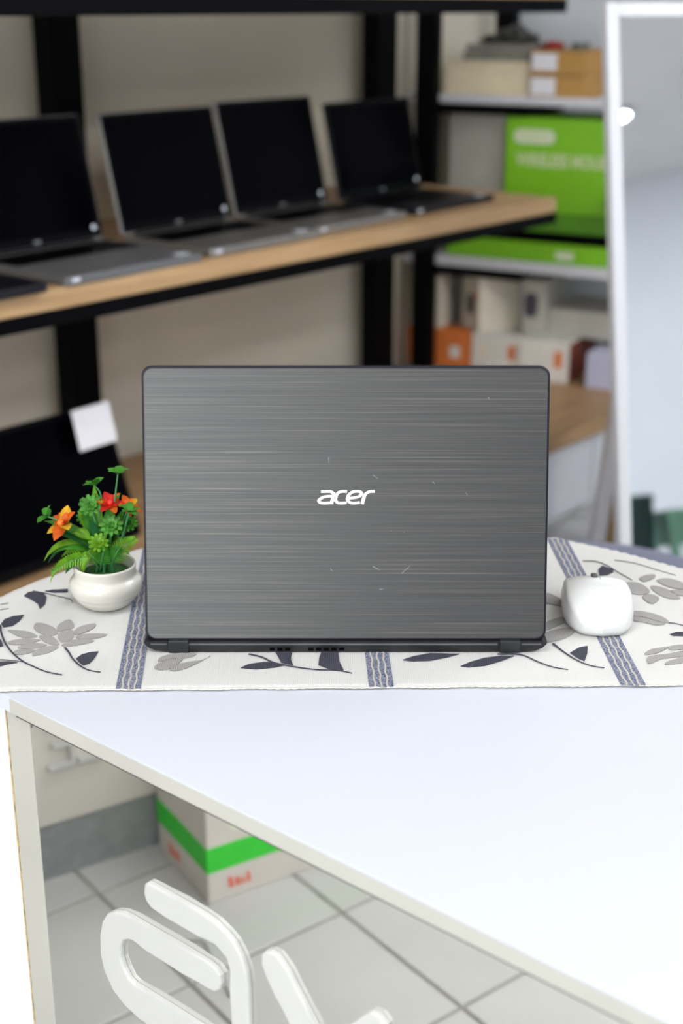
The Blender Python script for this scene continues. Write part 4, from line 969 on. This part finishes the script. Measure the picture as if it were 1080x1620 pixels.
# ================================================================== NAVY POUF BEHIND THE DESK
pf = thing('round_pouf', 'round navy blue upholstered pouf behind the white runner', 'stool', (0.367, 1.908, 0.0))
lathe('seat_cushion', [(0, 0.36), (0.255, 0.36), (0.275, 0.375), (0.281, 0.40), (0.281, 0.45), (0.274, 0.472), (0.255, 0.483), (0.15, 0.487), (0, 0.488)], 'navy_fabric', pf, n=64)
lathe('drum', [(0, 0.03), (0.262, 0.03), (0.268, 0.04), (0.268, 0.3595), (0, 0.3595)], 'navy_fabric', pf, n=64)
for k in range(4):
    a = PI / 4 + k * PI / 2
    lathe('foot', [(0, 0), (0.018, 0), (0.022, 0.03), (0, 0.03)], 'black_plastic', pf, n=16, loc=(0.2 * math.cos(a), 0.2 * math.sin(a), 0))

# ================================================================== SECOND COUNTER AND CARTON (seen in the desk's mirror)
a2 = math.atan2(0.922, 0.387)
c2 = thing('second_counter', 'cream counter with raised letters reflected in the desk mirror', 'counter', (-1.102, 1.159, 0.0), a2)
box('counter_body', (-1.5, 0.0, 0.10), (0.08, 0.20, 1.0), 'counter_cream', c2, bevel=0.002)
box('plinth', (-1.5, 0.004, 0.0), (0.08, 0.19, 0.0995), 'plinth_grey', c2)
box('counter_top', (-1.52, -0.01, 1.0), (0.085, 0.21, 1.03), 'white_laminate', c2, bevel=0.002)
lf2 = frame_of((0, 0, 0), (1, 0, 0), (0, 0, 1), (0, -1, 0))
Eo = [(-0.071, 0.1995), (-0.026, 0.1995), (-0.026, 0.2085), (-0.062, 0.2085), (-0.062, 0.2370), (-0.034, 0.2370), (-0.034, 0.2460), (-0.062, 0.2460), (-0.062, 0.2745), (-0.026, 0.2745), (-0.026, 0.2835), (-0.071, 0.2835)]
Lo = [(-0.119, 0.1995), (-0.075, 0.1995), (-0.075, 0.2085), (-0.110, 0.2085), (-0.110, 0.2835), (-0.119, 0.2835)]
prism('raised_letter', Eo, 0.0, 0.010, 'sign_white', c2, frame=lf2)['label'] = 'raised letter E'
prism('raised_letter', Lo, 0.0, 0.010, 'sign_white', c2, frame=lf2)['label'] = 'raised letter L'
cb = thing('banded_carton', 'beige carton with bright green band on the floor, reflected in the mirror', 'box', (-1.003, 0.898, 0.0), a2)
box('carton', (-0.36, 0.0, 0.0), (0.0, 0.182, 0.27), 'box_beige', cb, bevel=0.002)
box('green_band', (-0.3606, -0.0006, 0.0555), (0.0006, 0.1826, 0.100), 'band_green', cb)
def wordmark(frame, k=1.0):
    for i, (x, h, w) in enumerate(((0.0, 0.020, 0.006), (0.010, 0.014, 0.005), (0.018, 0.016, 0.008), (0.030, 0.021, 0.008))):
        prism('red_print', [(x, 0.0), (x + w, 0.001), (x + w + 0.002, h), (x + 0.003, h * 0.9)], 0.0, 0.0008, 'print_red', cb, frame=frame)
wordmark(frame_of((-0.075, 0, 0.018), (1, 0, 0), (0, 0, 1), (0, -1, 0)))
wordmark(frame_of((0.0, 0.10, 0.018), (0, 1, 0), (0, 0, 1), (1, 0, 0)))
prism('pale_emblem', [(-0.055 + 0.016 * math.cos(2 * PI * i / 20), 0.135 + 0.016 * math.sin(2 * PI * i / 20)) for i in range(20)], 0.0, 0.0007, 'pill_print', cb, frame=lf2)
cw = tube('floor_cable', smooth_line([(-0.962, 0.985, 0.002), (-0.944, 0.968, 0.002), (-0.922, 0.951, 0.002), (-0.916, 0.933, 0.002), (-0.910, 0.912, 0.002), (-0.860, 0.900, 0.002), (-0.829, 0.892, 0.002), (-0.782, 0.883, 0.002)], 6), 0.0016, 'plinth_grey')
tag(cw, 'thin grey cable lying on the floor tiles, reflected in the mirror', 'cable')

# ================================================================== ACROSS THE ROOM (seen in the standing mirror)
st = thing('green_stool', 'dull green plastic stool reflected low in the standing mirror', 'stool', (3.42, -0.16, 0.0), R(20))
prism('seat', rrect(-0.17, -0.17, 0.17, 0.17, 0.04), 0.44, 0.47, 'stool_green', st, bevel=0.006)
for sx in (-1, 1):
    for sy in (-1, 1):
        box('leg', (sx * 0.145 - 0.02, sy * 0.145 - 0.02, 0), (sx * 0.145 + 0.02, sy * 0.145 + 0.02, 0.44), 'stool_green', st)
box('apron', (-0.15, -0.15, 0.30), (0.15, 0.15, 0.44), 'stool_green', st)
bn = thing('waste_bin', 'dark teal waste bin reflected beside the mirror frame', 'bin', (3.08, -0.20, 0.0), 0)
lathe('bucket', [(0, 0), (0.095, 0), (0.125, 0.53), (0.132, 0.53), (0.132, 0.55), (0.115, 0.55), (0.088, 0.01), (0, 0.01)], 'dark_teal', bn, n=28)
ot = thing('side_desk', 'pale grey side desk reflected at the right of the mirror', 'desk', (3.95, 0.12, 0.0), R(45))
box('top', (-0.28, -0.35, 0.56), (0.28, 0.35, 0.59), 'desk_grey', ot, bevel=0.002)
for sx in (-1, 1):
    for sy in (-1, 1):
        box('leg', (sx * 0.25 - 0.02, sy * 0.32 - 0.02, 0), (sx * 0.25 + 0.02, sy * 0.32 + 0.02, 0.56), 'desk_grey', ot)
om = thing('desk_monitor', 'grey computer screen reflected at the edge of the mirror', 'monitor', (3.92, 0.10, 0.5905), R(45))
box('foot', (-0.10, -0.10, 0), (0.10, 0.10, 0.012), 'black_plastic', om, bevel=0.003)
box('stem', (-0.02, -0.02, 0.012), (0.02, 0.02, 0.16), 'black_plastic', om)
box('screen', (-0.022, -0.25, 0.13), (-0.002, 0.25, 0.43), 'screen_grey', om, bevel=0.004)

# ------------------------------------------------ ceiling spot lamp, and fill panels added for brightness
def glow(name, col, strength):
    m, nt, b = new_mat(name)
    b.inputs['Base Color'].default_value = (0.9, 0.9, 0.9, 1)
    b.inputs['Emission Color'].default_value = (*col, 1); b.inputs['Emission Strength'].default_value = strength
    return m
glow('fill_panel_glow', (0.95, 0.97, 1.0), 9.0)
glow('spot_glow', (1.0, 0.97, 0.92), 40.0)
def fill_panel(x, y, rz, label):  # unseen panels, added overhead to brighten the desk and the walls
    t = thing('added_fill_panel', label, 'lamp', (x, y, ZC), rz, 'long added ceiling fill panels')
    box('housing', (-0.62, -0.17, -0.05), (0.62, 0.17, 0.0), 'frame_white', t, bevel=0.004)
    box('diffuser', (-0.60, -0.15, -0.056), (0.60, 0.15, -0.0505), 'fill_panel_glow', t)
for px_, py_, lab in ((2.00, 1.60, 'long white added fill panel right of the standing mirror'), (-0.70, 0.30, 'long white added fill panel above the two counters'),
                      (1.30, 2.30, 'long white added fill panel beyond the standing mirror'), (2.2, -0.9, 'long white added fill panel near the shop front wall'),
                      (3.3, 1.9, 'long white added fill panel nearest the back wall'), (3.9, 0.6, 'long white added fill panel over the side desk'),
                      (1.46, -0.18, 'long white added fill panel to the right of the photographer'), (0.4, -1.1, 'long white added fill panel nearest the shop front')):
    fill_panel(px_, py_, ANG, lab)
t = thing('ceiling_spot_lamp', 'small round ceiling spot reflected as bright point in standing mirror', 'lamp', (3.40, -0.31, ZC))
lathe('rim', [(0.0, 0.0), (0.085, 0.0), (0.085, -0.03), (0.076, -0.035), (0.076, -0.02), (0, -0.02)], 'frame_white', t, n=32)
lathe('diffuser', [(0, -0.046), (0.04, -0.042), (0.06, -0.034), (0.074, -0.0215), (0, -0.0205)], 'spot_glow', t, n=32)
